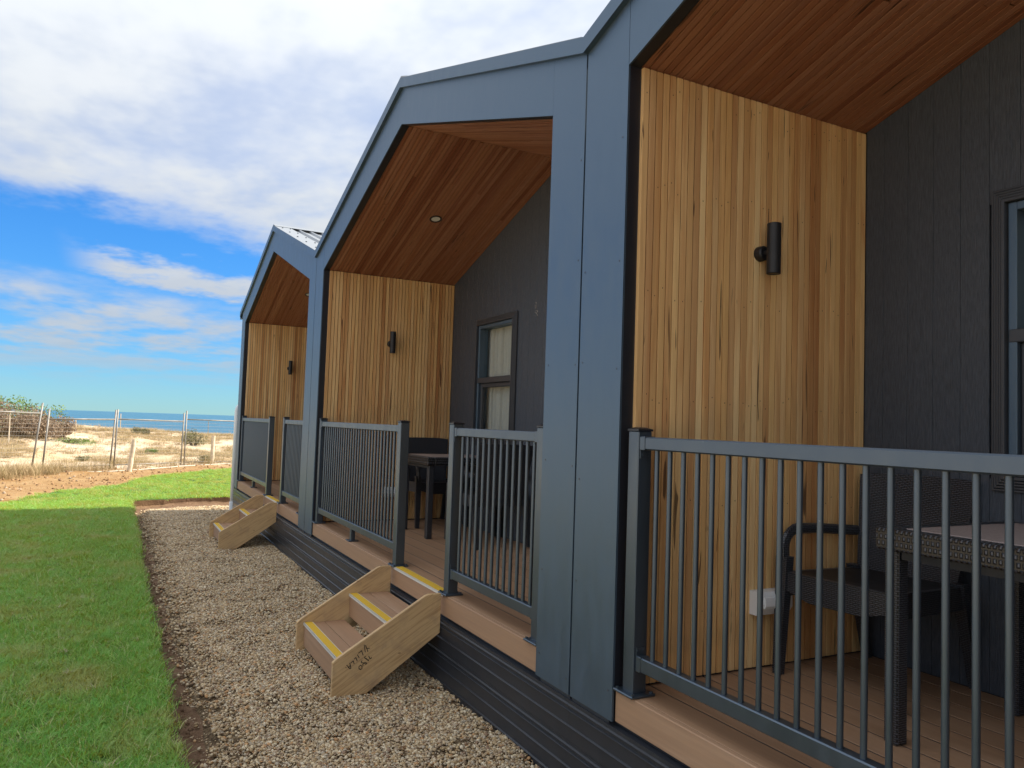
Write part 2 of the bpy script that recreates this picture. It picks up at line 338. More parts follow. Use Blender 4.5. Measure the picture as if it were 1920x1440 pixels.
def m_ground():
    n = NT('sand_and_soil'); p = n.pos(); sp = n.node('ShaderNodeSeparateXYZ'); n.l.new(p, sp.inputs[0])
    a = n.noise(p, 1.1, 6, 0.62, 0.5); b = n.noise(p, 7.0, 8, 0.7); c = n.noise(p, 40.0, 4, 0.6); d = n.noise(p, 0.45, 5, 0.6, 0.8)
    soil = n.mix(n.rng(b, 0.3, 0.7), (0.115, 0.065, 0.038), (0.23, 0.145, 0.09)); soil = n.mix(n.rng(c, 0.55, 0.75, 0, 0.5), soil, (0.30, 0.21, 0.13))
    dirt = n.mix(n.rng(a, 0.35, 0.65), (0.27, 0.155, 0.062), (0.35, 0.23, 0.115)); dirt = n.mix(n.rng(b, 0.48, 0.72, 0, 0.65), dirt, (0.20, 0.105, 0.045))
    sand = n.mix(n.rng(b, 0.3, 0.75), (0.70, 0.57, 0.43), (0.52, 0.40, 0.28)); sand = n.mix(n.rng(d, 0.42, 0.62, 0, 0.85), sand, n.mix(n.rng(c, 0.3, 0.7), (0.36, 0.25, 0.13), (0.50, 0.38, 0.22)))
    fx = n.math('ADD', sp.outputs[0], n.math('ADD', n.math('MULTIPLY', sp.outputs[1], 0.75), n.math('MULTIPLY', n.math('SUBTRACT', a, 0.5), 2.4)))
    isand = n.rng(fx, 24.0, 25.2); col = n.mix(n.rng(n.math('ADD', sp.outputs[0], sp.outputs[1]), 15.6, 17.4), soil, dirt)
    yy = n.rng(sp.outputs[1], 3.0, 4.5); col = n.mix(yy, col, dirt); col = n.mix(n.rng(sp.outputs[1], 4.0, 5.0), col, sand); col = n.mix(isand, col, sand)  # sand beyond the lawn, out of view, added to bounce sunlight into the porches
    n.bump(n.math('ADD', b, n.math('MULTIPLY', c, 0.5)), 0.6, 0.05); return n.fin(col, 0.95, 0, 0.1)
M['ground'] = m_ground()
g = MB().add(vs_, fs_).build('ground', M['ground'], smooth=True); tag(g, kind='structure')

def m_sea():
    n = NT('sea_water'); p = n.pos(); w1 = n.noise(n.mapping(p, (0.05, 0.012, 1)), 1.0, 6, 0.6); w2 = n.noise(n.mapping(p, (0.5, 0.16, 1)), 1.0, 4, 0.6)
    col = n.mix(n.rng(w1, 0.3, 0.7), (0.020, 0.095, 0.175), (0.035, 0.15, 0.235)); n.bump(n.math('ADD', n.math('MULTIPLY', w1, 2.0), w2), 1.0, 1.2); return n.fin(col, 0.5, 0, 0.2)
M['sea'] = m_sea()
sea = MB().add([(52, -30000, -3.2), (30000, -30000, -3.2), (30000, 30000, -3.2), (52, 30000, -3.2)], [(0, 1, 2, 3)]).build('sea', M['sea']); tag(sea, kind='structure')

# lawn: turf sheet with a ragged cut edge
LZ = 0.062
inner = [(-6, 1.49), (14.72, 1.47), (15.12, 0.2), (15.2, -0.6), (15.25, -12)]
outer = [(27.5, -12), (26.0, -5.5), (23.2, -1.16), (21.5, 0.15), (20.1, 1.0), (18.0, 1.6), (17.06, 2.19), (16.47, 2.69), (15.28, 3.05), (14.43, 3.32), (12.5, 3.55), (8, 3.6), (2, 3.65), (-6, 3.7)]
def rough_line(pts, step, amp, seed):
    out = []
    for (a, b) in zip(pts[:-1], pts[1:]):
        L = math.dist(a, b); n = max(1, int(L / step))
        for i in range(n):
            t = i / n; x = a[0] + (b[0] - a[0]) * t; y = a[1] + (b[1] - a[1]) * t
            q = mnoise.noise((x * 2.2, y * 2.2, seed)) + 0.6 * mnoise.noise((x * 9, y * 9, seed)); nx, ny = -(b[1] - a[1]) / L, (b[0] - a[0]) / L
            out.append((x + nx * q * amp, y + ny * q * amp))
    out.append(pts[-1]); return out
lawn_poly = rough_line(inner, 0.09, 0.022, 1.0) + rough_line(outer, 0.2, 0.08, 2.0)
def m_lawn():
    n = NT('turf'); p = n.pos(); a = n.noise(p, 0.8, 5, 0.6); b = n.noise(p, 14.0, 6, 0.7)
    col = n.mix(n.rng(a, 0.3, 0.7), (0.035, 0.085, 0.014), (0.06, 0.12, 0.02)); col = n.mix(n.rng(b, 0.45, 0.75, 0, 0.6), col, (0.14, 0.12, 0.045)); n.bump(b, 0.7, 0.03); return n.fin(col, 0.9, 0, 0.15)
M['lawn'] = m_lawn()
bm = bmesh.new(); lv = [bm.verts.new((x, y, LZ)) for x, y in lawn_poly]; lf = bm.faces.new(lv); bmesh.ops.recalc_face_normals(bm, faces=[lf])
if lf.normal.z < 0: lf.normal_flip()
ex = bmesh.ops.extrude_face_region(bm, geom=[lf]); bmesh.ops.translate(bm, verts=[v for v in ex['geom'] if isinstance(v, bmesh.types.BMVert)], vec=(0, 0, 0.0))
for v in lv: v.co.z = -0.06
for f in bm.faces: f.material_index = 0 if abs(f.normal.z) > 0.5 else 1
bmesh.ops.recalc_face_normals(bm, faces=bm.faces)
bmesh.ops.triangulate(bm, faces=[f for f in bm.faces if len(f.verts) > 4])
for f in bm.faces: f.material_index = 0 if f.calc_center_median().z > 0.05 else 1
me = bpy.data.meshes.new('lawn'); bm.to_mesh(me); bm.free(); me.materials.append(M['lawn']); me.materials.append(M['ground'])
tag(link('lawn', me), kind='structure')

def gravel_end(y): return 14.2 - 0.33 * max(0.0, y) / 1.45
def gravel_z(x, y):
    e = min(sstep(1.40, 1.12, y + 0.03 * mnoise.noise((x * 2.5, 0, 7))), sstep(0.0, 0.25, gravel_end(y) - x))
    return -0.07 + e * (0.092 + 0.022 * mnoise.noise((x * 1.6, y * 1.6, 11)) + 0.014 * mnoise.noise((x * 5, y * 5, 12)))
vs_, fs_ = grid([float(a) for a in list(np.arange(-6, 0, 0.5)) + list(np.arange(0, 14.5, 0.08))], [float(a) for a in np.arange(-1.3, 1.5, 0.05)], gravel_z)
def m_gbed():
    n = NT('gravel_bed'); p = n.pos(); v = n.node('ShaderNodeTexVoronoi'); v.inputs['Scale'].default_value = 70; n.l.new(p, v.inputs['Vector'])
    c = n.ramp(v.outputs['Color'], [(0.1, (0.07, 0.045, 0.025)), (0.5, (0.15, 0.10, 0.055)), (0.9, (0.24, 0.175, 0.10))]); n.bump(v.outputs['Distance'], 0.7, 0.02); return n.fin(c, 0.9, 0, 0.2)
M['gbed'] = m_gbed()
tag(MB().add(vs_, fs_).build('gravel_bed', M['gbed'], smooth=True), kind='structure')

# ------------------------------------------------------------------ scatter by geometry nodes (uncountable things only)
def scatter(name, label, cat, pts, rots, scls, sources):
    k = len(sources); grp = bpy.data.collections.new(name + '_source')
    for me in sources: grp.objects.link(bpy.data.objects.new(me.name, me))
    me = bpy.data.meshes.new(name); me.vertices.add(len(pts)); me.vertices.foreach_set('co', np.asarray(pts, np.float32).ravel())
    a = me.attributes.new('rot', 'FLOAT_VECTOR', 'POINT'); a.data.foreach_set('vector', np.asarray(rots, np.float32).ravel())
    a = me.attributes.new('scl', 'FLOAT_VECTOR', 'POINT'); a.data.foreach_set('vector', np.asarray(scls, np.float32).ravel())
    a = me.attributes.new('pick', 'INT', 'POINT'); a.data.foreach_set('value', RNG.integers(0, k, len(pts)).astype(np.int32))
    for s_ in sources[0].materials: me.materials.append(s_)
    o = link(name, me); ng = bpy.data.node_groups.new(name, 'GeometryNodeTree')
    ng.interface.new_socket('Geometry', in_out='INPUT', socket_type='NodeSocketGeometry'); ng.interface.new_socket('Geometry', in_out='OUTPUT', socket_type='NodeSocketGeometry')
    N = ng.nodes; L = ng.links; gi = N.new('NodeGroupInput'); go = N.new('NodeGroupOutput'); ip = N.new('GeometryNodeInstanceOnPoints')
    ci = N.new('GeometryNodeCollectionInfo'); ci.inputs[0].default_value = grp; ci.inputs['Separate Children'].default_value = True; ci.inputs['Reset Children'].default_value = True
    def attr(nm, t):
        n = N.new('GeometryNodeInputNamedAttribute'); n.data_type = t; n.inputs['Name'].default_value = nm; return n.outputs['Attribute']
    L.new(gi.outputs[0], ip.inputs['Points']); L.new(ci.outputs[0], ip.inputs['Instance']); ip.inputs['Pick Instance'].default_value = True
    L.new(attr('pick', 'INT'), ip.inputs['Instance Index'])
    e2r = N.new('FunctionNodeEulerToRotation'); L.new(attr('rot', 'FLOAT_VECTOR'), e2r.inputs[0]); L.new(e2r.outputs[0], ip.inputs['Rotation'])
    L.new(attr('scl', 'FLOAT_VECTOR'), ip.inputs['Scale']); L.new(ip.outputs[0], go.inputs[0])
    md = o.modifiers.new('scatter', 'NODES'); md.node_group = ng
    return tag(o, label, cat, kind='stuff')

def pebble(seed, mat, flat=0.62):
    bm = bmesh.new(); bmesh.ops.create_icosphere(bm, subdivisions=2 if seed < 3 else 1, radius=0.5); rr = random.Random(seed)
    o = Vector((rr.random() * 50, rr.random() * 50, 0))
    for v in bm.verts:
        v.co *= 1 + 0.45 * mnoise.noise(v.co * 2.2 + o); v.co.z *= flat; v.co.x *= 1.2
    me = bpy.data.meshes.new('pebble'); bm.to_mesh(me); bm.free(); me.materials.append(mat); me.shade_smooth(); return me
M['gravel'] = m_stone('gravel_stones', [(0.0, (0.63, 0.475, 0.275)), (0.14, (0.42, 0.285, 0.14)), (0.28, (0.74, 0.60, 0.385)), (0.40, (0.37, 0.305, 0.225)), (0.52, (0.57, 0.395, 0.20)), (0.64, (0.82, 0.72, 0.53)), (0.74, (0.25, 0.155, 0.08)), (0.84, (0.52, 0.445, 0.33)), (0.93, (0.56, 0.30, 0.12)), (1.0, (0.15, 0.135, 0.13))], 0.7, True)
def pebble_clump(seed, n, rad):
    rr = random.Random(seed); mb = MB()
    for k in range(n):
        p = PEB[rr.randrange(len(PEB))]; sz = 0.0065 + 0.0135 * rr.random() ** 2.4; a = rr.random() * 6.283; q = rad * math.sqrt(rr.random())
        m = Matrix.Translation((q * math.cos(a), q * math.sin(a), 0.001 + 0.010 * rr.random())) @ Matrix.Rotation(rr.random() * 6.283, 4, 'Z') @ Matrix.Rotation(rr.uniform(-0.6, 0.6), 4, 'X') @ Matrix.Rotation(rr.uniform(-0.6, 0.6), 4, 'Y') @ Matrix.Scale(sz, 4)
        mb.add([m @ v for v in p[0]], p[1])
    me = bpy.data.meshes.new('pebbles'); me.from_pydata(mb.v, [], mb.f); me.materials.append(M['gravel']); me.shade_smooth(); return me
PEB = []
for q_ in range(8):
    pm = pebble(q_ + 3, M['gravel']); PEB.append(([v.co.copy() for v in pm.vertices], [tuple(p.vertices) for p in pm.polygons]))
N0 = 13000
gxp = RNG.random(N0) ** 1.25 * 13.6 + 0.7; gyp = RNG.random(N0) * 1.47 - 0.06
keep = [i for i in range(N0) if gxp[i] < gravel_end(gyp[i]) - 0.03 + 0.08 * RNG.random() and gyp[i] < 1.25 + 0.09 * mnoise.noise((gxp[i] * 3, 0, 2)) + 0.14 * RNG.random() ** 3]
pts = np.array([(gxp[i], gyp[i], gravel_z(float(gxp[i]), float(gyp[i]))) for i in keep]); k = len(pts)
s0 = (0.92 + 0.25 * RNG.random(k)) * (1 + 0.025 * pts[:, 0])
scatter('gravel', 'loose tan and grey gravel along the foot of the cabins', 'gravel', pts, np.column_stack([np.zeros((k, 2)), RNG.random(k) * 6.28]), np.stack([s0, s0, s0], 1), [pebble_clump(200 + i, 21, 0.052) for i in range(16)])

def in_poly(px, py, poly):
    c = np.zeros(len(px), bool); j = len(poly) - 1
    for i in range(len(poly)):
        xi, yi = poly[i]; xj, yj = poly[j]
        c ^= ((yi > py) != (yj > py)) & (px < (xj - xi) * (py - yi) / (yj - yi + 1e-12) + xi); j = i
    return c
def tuft(seed, n, rad, h, w, lean, mat, seg=2):
    rr = random.Random(seed); mb = MB()
    for _ in range(n):
        a = rr.random() * 6.283; r0 = rad * math.sqrt(rr.random()); x, y = r0 * math.cos(a), r0 * math.sin(a)
        b = rr.random() * 6.283; le = lean * (0.3 + rr.random()); hh = h * (0.55 + 0.6 * rr.random()); ww = w * (0.7 + 0.6 * rr.random())
        dx, dy = math.cos(b), math.sin(b); sxv, syv = -dy * ww / 2, dx * ww / 2; vs = []
        for k in range(seg + 1):
            t = k / seg; o = le * hh * t * t; z = hh * t * (1 - 0.15 * t); q = 1 - 0.85 * t
            vs += [(x + dx * o - sxv * q, y + dy * o - syv * q, z), (x + dx * o + sxv * q, y + dy * o + syv * q, z)]
        mb.add(vs, [(2 * k, 2 * k + 1, 2 * k + 3, 2 * k + 2) for k in range(seg)])
    me = bpy.data.meshes.new('tuft'); me.from_pydata(mb.v, [], mb.f); me.materials.append(mat); return me
M['grass'] = m_leaf('lawn_blades', [(0.0, (0.05, 0.22, 0.028)), (0.35, (0.105, 0.38, 0.05)), (0.7, (0.18, 0.50, 0.08)), (0.9, (0.36, 0.56, 0.13)), (1.0, (0.72, 0.62, 0.36))], 0.27, 0.5, (1.7, 0.50, 0.68, (0.46, 0.40, 0.17), 0.55), (0.95, 0.66, 0.03))
def lawn_pts(n, x0, x1, y0, y1, pw=1.0):
    x = x0 + (x1 - x0) * RNG.random(n) ** pw; y = y0 + (y1 - y0) * RNG.random(n); k = in_poly(x, y, lawn_poly); return np.stack([x[k], y[k]], 1)
lp = np.concatenate([lawn_pts(7500, 2.4, 9, 1.535, 3.4, 1.25), lawn_pts(5000, 9, 14.65, 1.535, 3.9), lawn_pts(1100, 2.4, 14.6, 1.50, 1.60), lawn_pts(6500, 14.5, 24.5, -4, 3.4), lawn_pts(1500, -2, 2.6, 1.47, 3.5)])
k = len(lp); sc_ = np.where(lp[:, 0] < 9, 1.0, 1.15) * (0.7 + 0.5 * RNG.random(k))
scatter('lawn_grass', 'short mown green grass of the lawn', 'grass', np.column_stack([lp, np.full(k, LZ - 0.002)]), np.column_stack([(RNG.random((k, 2)) - 0.5) * 0.5, RNG.random(k) * 6.28]), np.stack([sc_ * 1.15, sc_ * 1.15, sc_], 1), [tuft(i, 64, 0.072, 0.038, 0.0032, 1.15, M['grass']) for i in range(8)])
M['straw'] = m_leaf('dry_straw', [(0.0, (0.42, 0.31, 0.16)), (0.5, (0.55, 0.42, 0.24)), (0.75, (0.30, 0.205, 0.115)), (1.0, (0.26, 0.24, 0.09))], 0.25, 0.7)
M['clip'] = m_leaf('dry_clippings', [(0.0, (0.44, 0.34, 0.20)), (1.0, (0.60, 0.50, 0.33))], 0.2, 0.7)
cp = lawn_pts(170, 3, 13, 1.55, 3.3, 1.2); k = len(cp)
scatter('grass_clippings', 'scattered dry grass clippings lying on the lawn', 'clippings', np.column_stack([cp, np.full(k, LZ + 0.027)]), np.column_stack([np.full((k, 2), 0.0), RNG.random(k) * 6.28]), np.full((k, 3), 1.0) * (0.6 + 0.9 * RNG.random((k, 1))), [tuft(20 + i, 11, 0.022, 0.014, 0.0028, 2.6, M['clip']) for i in range(3)])

# ------------------------------------------------------------------ cabins
def rake_poly(side, lo, hi, xa):
    xs = (xa, XC) if side == 0 else (P - xa, XC)
    return [(xs[0], lo(xs[0])), (xs[1], lo(xs[1])), (xs[1], hi(xs[1])), (xs[0], hi(xs[0]))]
def cut_intervals(z0, z1, holes):
    segs = [(z0, z1)]
    for a, b in holes:
        segs = [q for s_ in segs for q in ((s_[0], min(s_[1], a)), (max(s_[0], b), s_[1])) if q[1] - q[0] > 0.01]
    return segs
WX0, WX1, WZ0, WZ1 = 3.31, 4.21, 1.377, 2.625      # window with its architrave
def cabin(i, label):
    c = thing('cabin', label, 'cabin', (ORIG[i], 0, 0), group='timber lined beach cabins in a row'); rr = random.Random(40 + i)
    S, B = M['steel'], M['black']
    # facade: two posts, two rakes, in separate sheets
    for side in (0, 1):
        a = AR if side == 0 else AL
        xs = (0.006, a) if side == 0 else (P - 0.006, P - a)
        MB().prism([(xs[0], ZF), (xs[1], ZF), (xs[1], eave(xs[1])), (xs[0], eave(xs[0]))], -0.009, 0.0).build('facade_post_panel', S, c)
        g_ = 0.0018
        MB().prism(rake_poly(side, ceil_z, eave, a + g_), -0.009, -0.0006).build('facade_rake_panel', S, c)
        # black reveal inside the opening
        x0, x1 = (a - 0.03, a + 0.001) if side == 0 else (P - a - 0.001, P - a + 0.03)
        MB().box(x0, x1, -0.06, -0.0095, ZD + 0.001, ZC).build('opening_reveal', B, c)
        MB().prism(rake_poly(side, lambda x: ceil_z(x) - 0.001, lambda x: ceil_z(x) + 0.03, a), -0.06, -0.0095).build('opening_reveal', B, c)
        # structural side slab
        x0, x1 = (0.008, a - 0.032) if side == 0 else (P - a + 0.032, P - 0.008)
        MB().prism([(x0, 0.1), (x1, 0.1), (x1, eave(x1) - 0.01), (x0, eave(x0) - 0.01)], -8.0, -0.01).build('side_wall', M['dark'], c)
        # barge cap and roof
        e0 = 0.0 if side == 0 else (P + 0.13 if i == 2 else P); ez = ZV + SL * (0.0 if side == 0 else P - e0)
        MB().prism([(e0, ez - 0.004), (XC, eave(XC) - 0.004), (XC, eave(XC) + 0.070), (e0, ez + 0.070)], -0.075, 0.026).build('barge_cap', S, c)
    rv = MB()
    for xx in (0.03, AR - 0.03, P - AL + 0.03, P - 0.03):
        for zz in np.arange(0.5, 3.2, 0.45):
            z = zz + rr.uniform(-0.05, 0.05)
            if rr.random() < 0.75: rv.tube([(xx, -0.002, z), (xx, 0.0015, z)], 0.0042, 8)
    tag(rv.build('panel_rivets', M['screw'], c), kind='stuff')
    # roof sheets with ribs running down the slope
    ca = 1 / math.sqrt(1 + SL * SL)
    for side in (0, 1):
        mb = MB(); y = -0.13; ys = []
        while y > -8.2:
            ys += [(y, 0.0), (y - 0.012, 0.026), (y - 0.030, 0.026), (y - 0.042, 0.0), (y - 0.085, 0.0), (y - 0.088, 0.003), (y - 0.100, 0.003), (y - 0.103, 0.0)]; y -= 0.152
        rows = [-0.12 if side else 0.02, XC] if side == 0 else [P + 0.12, XC]
        if side == 1 and i < 2: rows[0] = P - 0.02
        if side == 0: rows[0] = 0.02
        vs = [(x, yy, ZV + SL * ((x if side == 0 else P - x)) + 0.044 + zz) for x in rows for yy, zz in ys]; n = len(ys)
        mb.add(vs, [(j, j + 1, n + j + 1, n + j) for j in range(n - 1)]); mb.build('roof_sheet', M['roof'], c)
        fl = MB().prism([(rows[0], ZV + SL * (rows[0] if side == 0 else P - rows[0]) + 0.0712), (XC, eave(XC) + 0.0712), (XC, eave(XC) + 0.0735), (rows[0], ZV + SL * (rows[0] if side == 0 else P - rows[0]) + 0.0735)], -0.185, 0.024).build('roof_flashing', M['roof'], c)
        sm = MB()
        for q in range(5):
            for yy in (-0.05, -0.15):
                xq = 0.3 + q * 0.5 + (0.1 if yy < -0.2 else 0); x = xq if side == 0 else P - xq
                sm.box(x - 0.008, x + 0.008, yy - 0.008, yy + 0.008, eave(x) + 0.066, eave(x) + 0.080)
        tag(sm.build('flashing_screws', M['screw'], fl), kind='stuff')
    MB().prism([(XC - 0.14, eave(XC - 0.14) + 0.075), (XC, eave(XC) + 0.078), (XC + 0.14, eave(XC + 0.14) + 0.075), (XC + 0.14, eave(XC + 0.14) + 0.079), (XC, eave(XC) + 0.086), (XC - 0.14, eave(XC - 0.14) + 0.079)], -8.2, 0.02).build('ridge_cap', M['roof'], c)
    MB().box(0.01, P - 0.01, -8.05, -8.0, 0.1, 3.25).build('rear_wall', M['dark'], c)
    MB().prism([(0.3, 3.0), (P - 0.3, 3.0), (P - 0.3, ceil_z(0.35) + 0.06), (XC, ZI + 0.1), (0.3, ceil_z(0.35) + 0.06)], -8.0, -7.9).build('rear_gable', M['dark'], c)
    # left porch wall: vertical boards
    tw = MB().box(P - AL - 0.0, P - AL + 0.03, DB - 0.05, -0.061, ZD - 0.05, ZC + 0.02).build('timber_wall', M['dark'], c)
    n = 39; pitch = (abs(DB) - 0.062) / n; me = board_mesh('wall_board', ZC - ZD - 0.012, pitch - 0.0056, 0.018, M['timber'], 0.0008)
    nails = MB()
    for k in range(n):
        y = -0.062 - pitch * (k + 0.5); off = rr.uniform(-0.0012, 0.0012)
        link('board', me, tw, mtx=frame((P - AL + off, y, ZD + 0.010), (0, 0, 1), (0, 1, 0), (-1, 0, 0)))
        for zr in (0.28, 0.72, 1.16, 1.60, 2.04, 2.45):
            if rr.random() < 0.4:
                z = ZD + zr + rr.uniform(-0.03, 0.03); yy = y + rr.uniform(-0.004, 0.004); x = P - AL - 0.018 + off - 0.0006
                nails.add([(x, yy + 0.0022 * math.cos(t), z + 0.0034 * math.sin(t)) for t in (0, 1.05, 2.1, 3.14, 4.19, 5.24)], [(0, 1, 2, 3, 4, 5)])
    tag(nails.build('nail_heads', M['nail'], tw), kind='stuff')
    MB().box(AR - 0.03, AR, DB - 0.05, -0.061, ZD - 0.05, ZC + 0.02).build('timber_lining', M['timber'], c)
    # raked ceilings
    for side in (0, 1):
        x0 = AR if side == 0 else P - AL; run = abs(XC - x0); rise = ZI - ZC; L = math.hypot(run, rise); cs, sn = run / L, rise / L
        exx = (cs, 0, sn) if side == 0 else (-cs, 0, sn); ezz = (sn, 0, -cs) if side == 0 else (-sn, 0, -cs); eyy = (0, -1, 0) if side == 0 else (0, 1, 0)
        nz = [-z * 0.03 for z in ezz]
        cl = MB().prism([(x0, ZC + 0.022), (XC, ZI + 0.022), (XC, ZI + 0.05), (x0, ZC + 0.05)], DB - 0.04, -0.062).build('ceiling', M['dark'], c)
        for k in range(n):
            y = -0.062 - pitch * (k + 0.5); cutp = rr.uniform(0.25, 0.75) * L if rr.random() < 0.45 else None
            for a, b in (((0.001, cutp - 0.001), (cutp + 0.001, L - 0.002)) if cutp else ((0.001, L - 0.002),)):
                b0 = round((b - a) / 0.02) * 0.02 - 0.001; b0 = min(b0, b - a)
                o = (x0 + exx[0] * a - ezz[0] * 0.018, y, ZC + exx[2] * a - ezz[2] * 0.018)
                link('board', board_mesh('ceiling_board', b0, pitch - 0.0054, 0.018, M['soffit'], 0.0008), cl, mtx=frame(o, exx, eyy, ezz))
    # rear wall of the porch: grooved sheet boards round the window
    bw = MB(); hx0, hx1, hz0, hz1 = WX0 + 0.05, WX1 - 0.05, WZ0 + 0.05, WZ1 - 0.05
    for a, b, z0, z1 in ((AR - 0.02, hx0, 0.3, ZC), (hx1, P - AL + 0.02, 0.3, ZC), (hx0, hx1, 0.3, hz0), (hx0, hx1, hz1, ZC)): bw.box(a, b, DB - 0.10, DB - 0.014, z0, z1)
    bw.prism([(AR - 0.02, ZC), (P - AL + 0.02, ZC), (P - AL + 0.02, ZC + 0.02), (XC, ZI + 0.02), (AR - 0.02, ZC + 0.02)], DB - 0.10, DB - 0.014)
    bw = bw.build('porch_rear_wall', M['dark'], c)
    wb = 0.1253; k = 0; x = P - AL - 0.018 - 0.10
    edges = [AR + 0.001]; xx = x
    while xx > AR + 0.02: edges.append(xx); xx -= wb
    edges.append(P - AL - 0.019); edges.sort()
    for a, b in zip(edges[:-1], edges[1:]):
        if b - a < 0.01: continue
        top = max(ceil_z(a), ceil_z(b)) if not (a < XC < b) else ZI
        holes = [(hz0, hz1)] if (b > hx0 and a < hx1) else []
        for z0, z1 in cut_intervals(ZD + 0.002, top + 0.01, holes):
            link('cladding_board', board_mesh('cladding_board', z1 - z0, b - a - 0.0012, 0.013, M['clad'], 0.0016), bw, mtx=frame(((a + b) / 2, DB - 0.013, z0), (0, 0, 1), (1, 0, 0), (0, 1, 0)))
    # window
    fr, F = MB(), M['frame']
    for q, (w, t) in enumerate(((0.0, 0.016), (0.012, 0.020), (0.024, 0.024), (0.036, 0.028), (0.048, 0.034))):
        e = 0.012 if q < 4 else 0.016; i0 = w; i1 = w + e - 0.002
        for (xa, xb, za, zb) in ((WX0 + i0, WX0 + i1, WZ0 + i0, WZ1 - i0), (WX1 - i1, WX1 - i0, WZ0 + i0, WZ1 - i0), (WX0 + i1, WX1 - i1, WZ1 - i1, WZ1 - i0), (WX0 + i1, WX1 - i1, WZ0 + i0, WZ0 + i1)):
            fr.cbox(xa, xb, DB + 0.0005, DB + t, za, zb, 0.002)
    wnd = fr.build('window', F, c)
    ix0, ix1, iz0, iz1 = WX0 + 0.064, WX1 - 0.064, WZ0 + 0.064, WZ1 - 0.064; zm = 2.01
    sf = MB()
    for a, b, za, zb in ((ix0, ix0 + 0.035, iz0, iz1), (ix1 - 0.035, ix1, iz0, iz1), (ix0 + 0.035, ix1 - 0.035, iz1 - 0.035, iz1), (ix0 + 0.035, ix1 - 0.035, iz0, iz0 + 0.035)): sf.cbox(a, b, DB - 0.085, DB + 0.010, za, zb, 0.003)
    sf.build('window_jamb', M['steel'], wnd)
    MB().cbox(ix0 + 0.002, ix1 - 0.002, DB - 0.075, DB + 0.0125, zm - 0.028, zm + 0.028, 0.004).build('window_rail', F, wnd)
    ss = MB(); lo = (ix0 + 0.036, ix1 - 0.036, iz0 + 0.036, zm - 0.029)
    for a, b, za, zb in ((lo[0], lo[0] + 0.04, lo[2], lo[3]), (lo[1] - 0.04, lo[1], lo[2], lo[3]), (lo[0] + 0.04, lo[1] - 0.04, lo[3] - 0.04, lo[3]), (lo[0] + 0.04, lo[1] - 0.04, lo[2], lo[2] + 0.04)): ss.cbox(a, b, DB - 0.06, DB - 0.016, za, zb, 0.004)
    ss.build('window_sash', F, wnd)
    MB().add([(lo[0] + 0.038, DB - 0.04, lo[2] + 0.038), (lo[1] - 0.038, DB - 0.04, lo[2] + 0.038), (lo[1] - 0.038, DB - 0.04, lo[3] - 0.038), (lo[0] + 0.038, DB - 0.04, lo[3] - 0.038)], [(0, 3, 2, 1)]).build('pane', M['glass'], wnd)
    MB().add([(lo[0] - 0.002, DB - 0.05, zm + 0.026), (lo[1] + 0.002, DB - 0.05, zm + 0.026), (lo[1] + 0.002, DB - 0.05, iz1 - 0.034), (lo[0] - 0.002, DB - 0.05, iz1 - 0.034)], [(0, 3, 2, 1)]).build('pane', M['glass'], wnd)
    # deck
    dk = MB().box(AR, P - AL, DB - 0.02, -0.06, ZD - 0.14, ZD - 0.055).build('deck', M['dark'], c)
    bw_, gap = 0.1335, 0.0095; y = -0.036; q = 0
    while y > DB + 0.01:
        w = min(bw_, y - DB - 0.001)
        link('decking_board', board_mesh('decking_board', P - AL - AR - 0.004, w, 0.023, M['deck'], 0.0012), dk, mtx=frame((AR + 0.002, y - w / 2, ZD - 0.023), (1, 0, 0), (0, 1, 0), (0, 0, 1))); y -= bw_ + gap
        if y > DB + 0.01: link('gap_shade_strip', board_mesh('gap_shade_strip', P - AL - AR - 0.01, gap - 0.001, 0.018, M['black'], 0.0005), dk, mtx=frame((AR + 0.005, y + gap / 2, ZD - 0.0198), (1, 0, 0), (0, 1, 0), (0, 0, 1)))  # black strip added to draw the dark shade line of each board gap
    link('fascia_board', board_mesh('fascia_board', P - AL - AR - 0.006, ZD - ZF - 0.002, 0.023, M['deck'], 0.003), dk, mtx=frame((AR + 0.003, -0.036, (ZD + ZF) / 2), (1, 0, 0), (0, 0, -1), (0, 1, 0)))
    # ribbed skirting: two sheets one above the other
    def ribbed(za, zb, ribs):
        prof = [(-0.03, zb), (0.0, zb)]
        for z in ribs: prof += [(0.0, z + 0.005), (0.008, z + 0.001), (0.008, z - 0.002), (0.0, z - 0.004)]
        prof += [(0.0, za), (-0.03, za)]; return prof
    for za, zb, ribs in ((0.236, 0.408, (0.388, 0.366, 0.300)), (-0.05, 0.2345, (0.218, 0.196, 0.130, 0.055))):
        MB().prism(ribbed(za, zb, ribs), 0.0004, P - 0.0004, 'x').build('skirting_sheet', M['skirt'], c)
    MB().box(0.003, P - 0.003, -0.06, -0.032, -0.05, 0.425).build('skirting_backing', M['black'], c)
    return c
cabs = [cabin(0, 'nearest timber lined cabin, cut off at the right edge of the photo'), cabin(1, 'middle cabin with steps marked in black handwriting before its deck'), cabin(2, 'farthest cabin, beside the white downpipe and the sea')]
MB().prism([(P - 0.001, 0.1), (P + 0.012, 0.1), (P + 0.012, 3.22), (P - 0.001, 3.22)], -8.0, -0.002).build('end_wall', M['steel'], cabs[2])
MB().prism([(P + 0.013, 3.17), (P + 0.13, 3.17), (P + 0.13, 3.30), (P + 0.118, 3.30), (P + 0.118, 3.182), (P + 0.013, 3.182)], -8.1, 0.02).build('eave_gutter', M['steel'], cabs[2])
for o_ in ORIG[1:]:
    pass

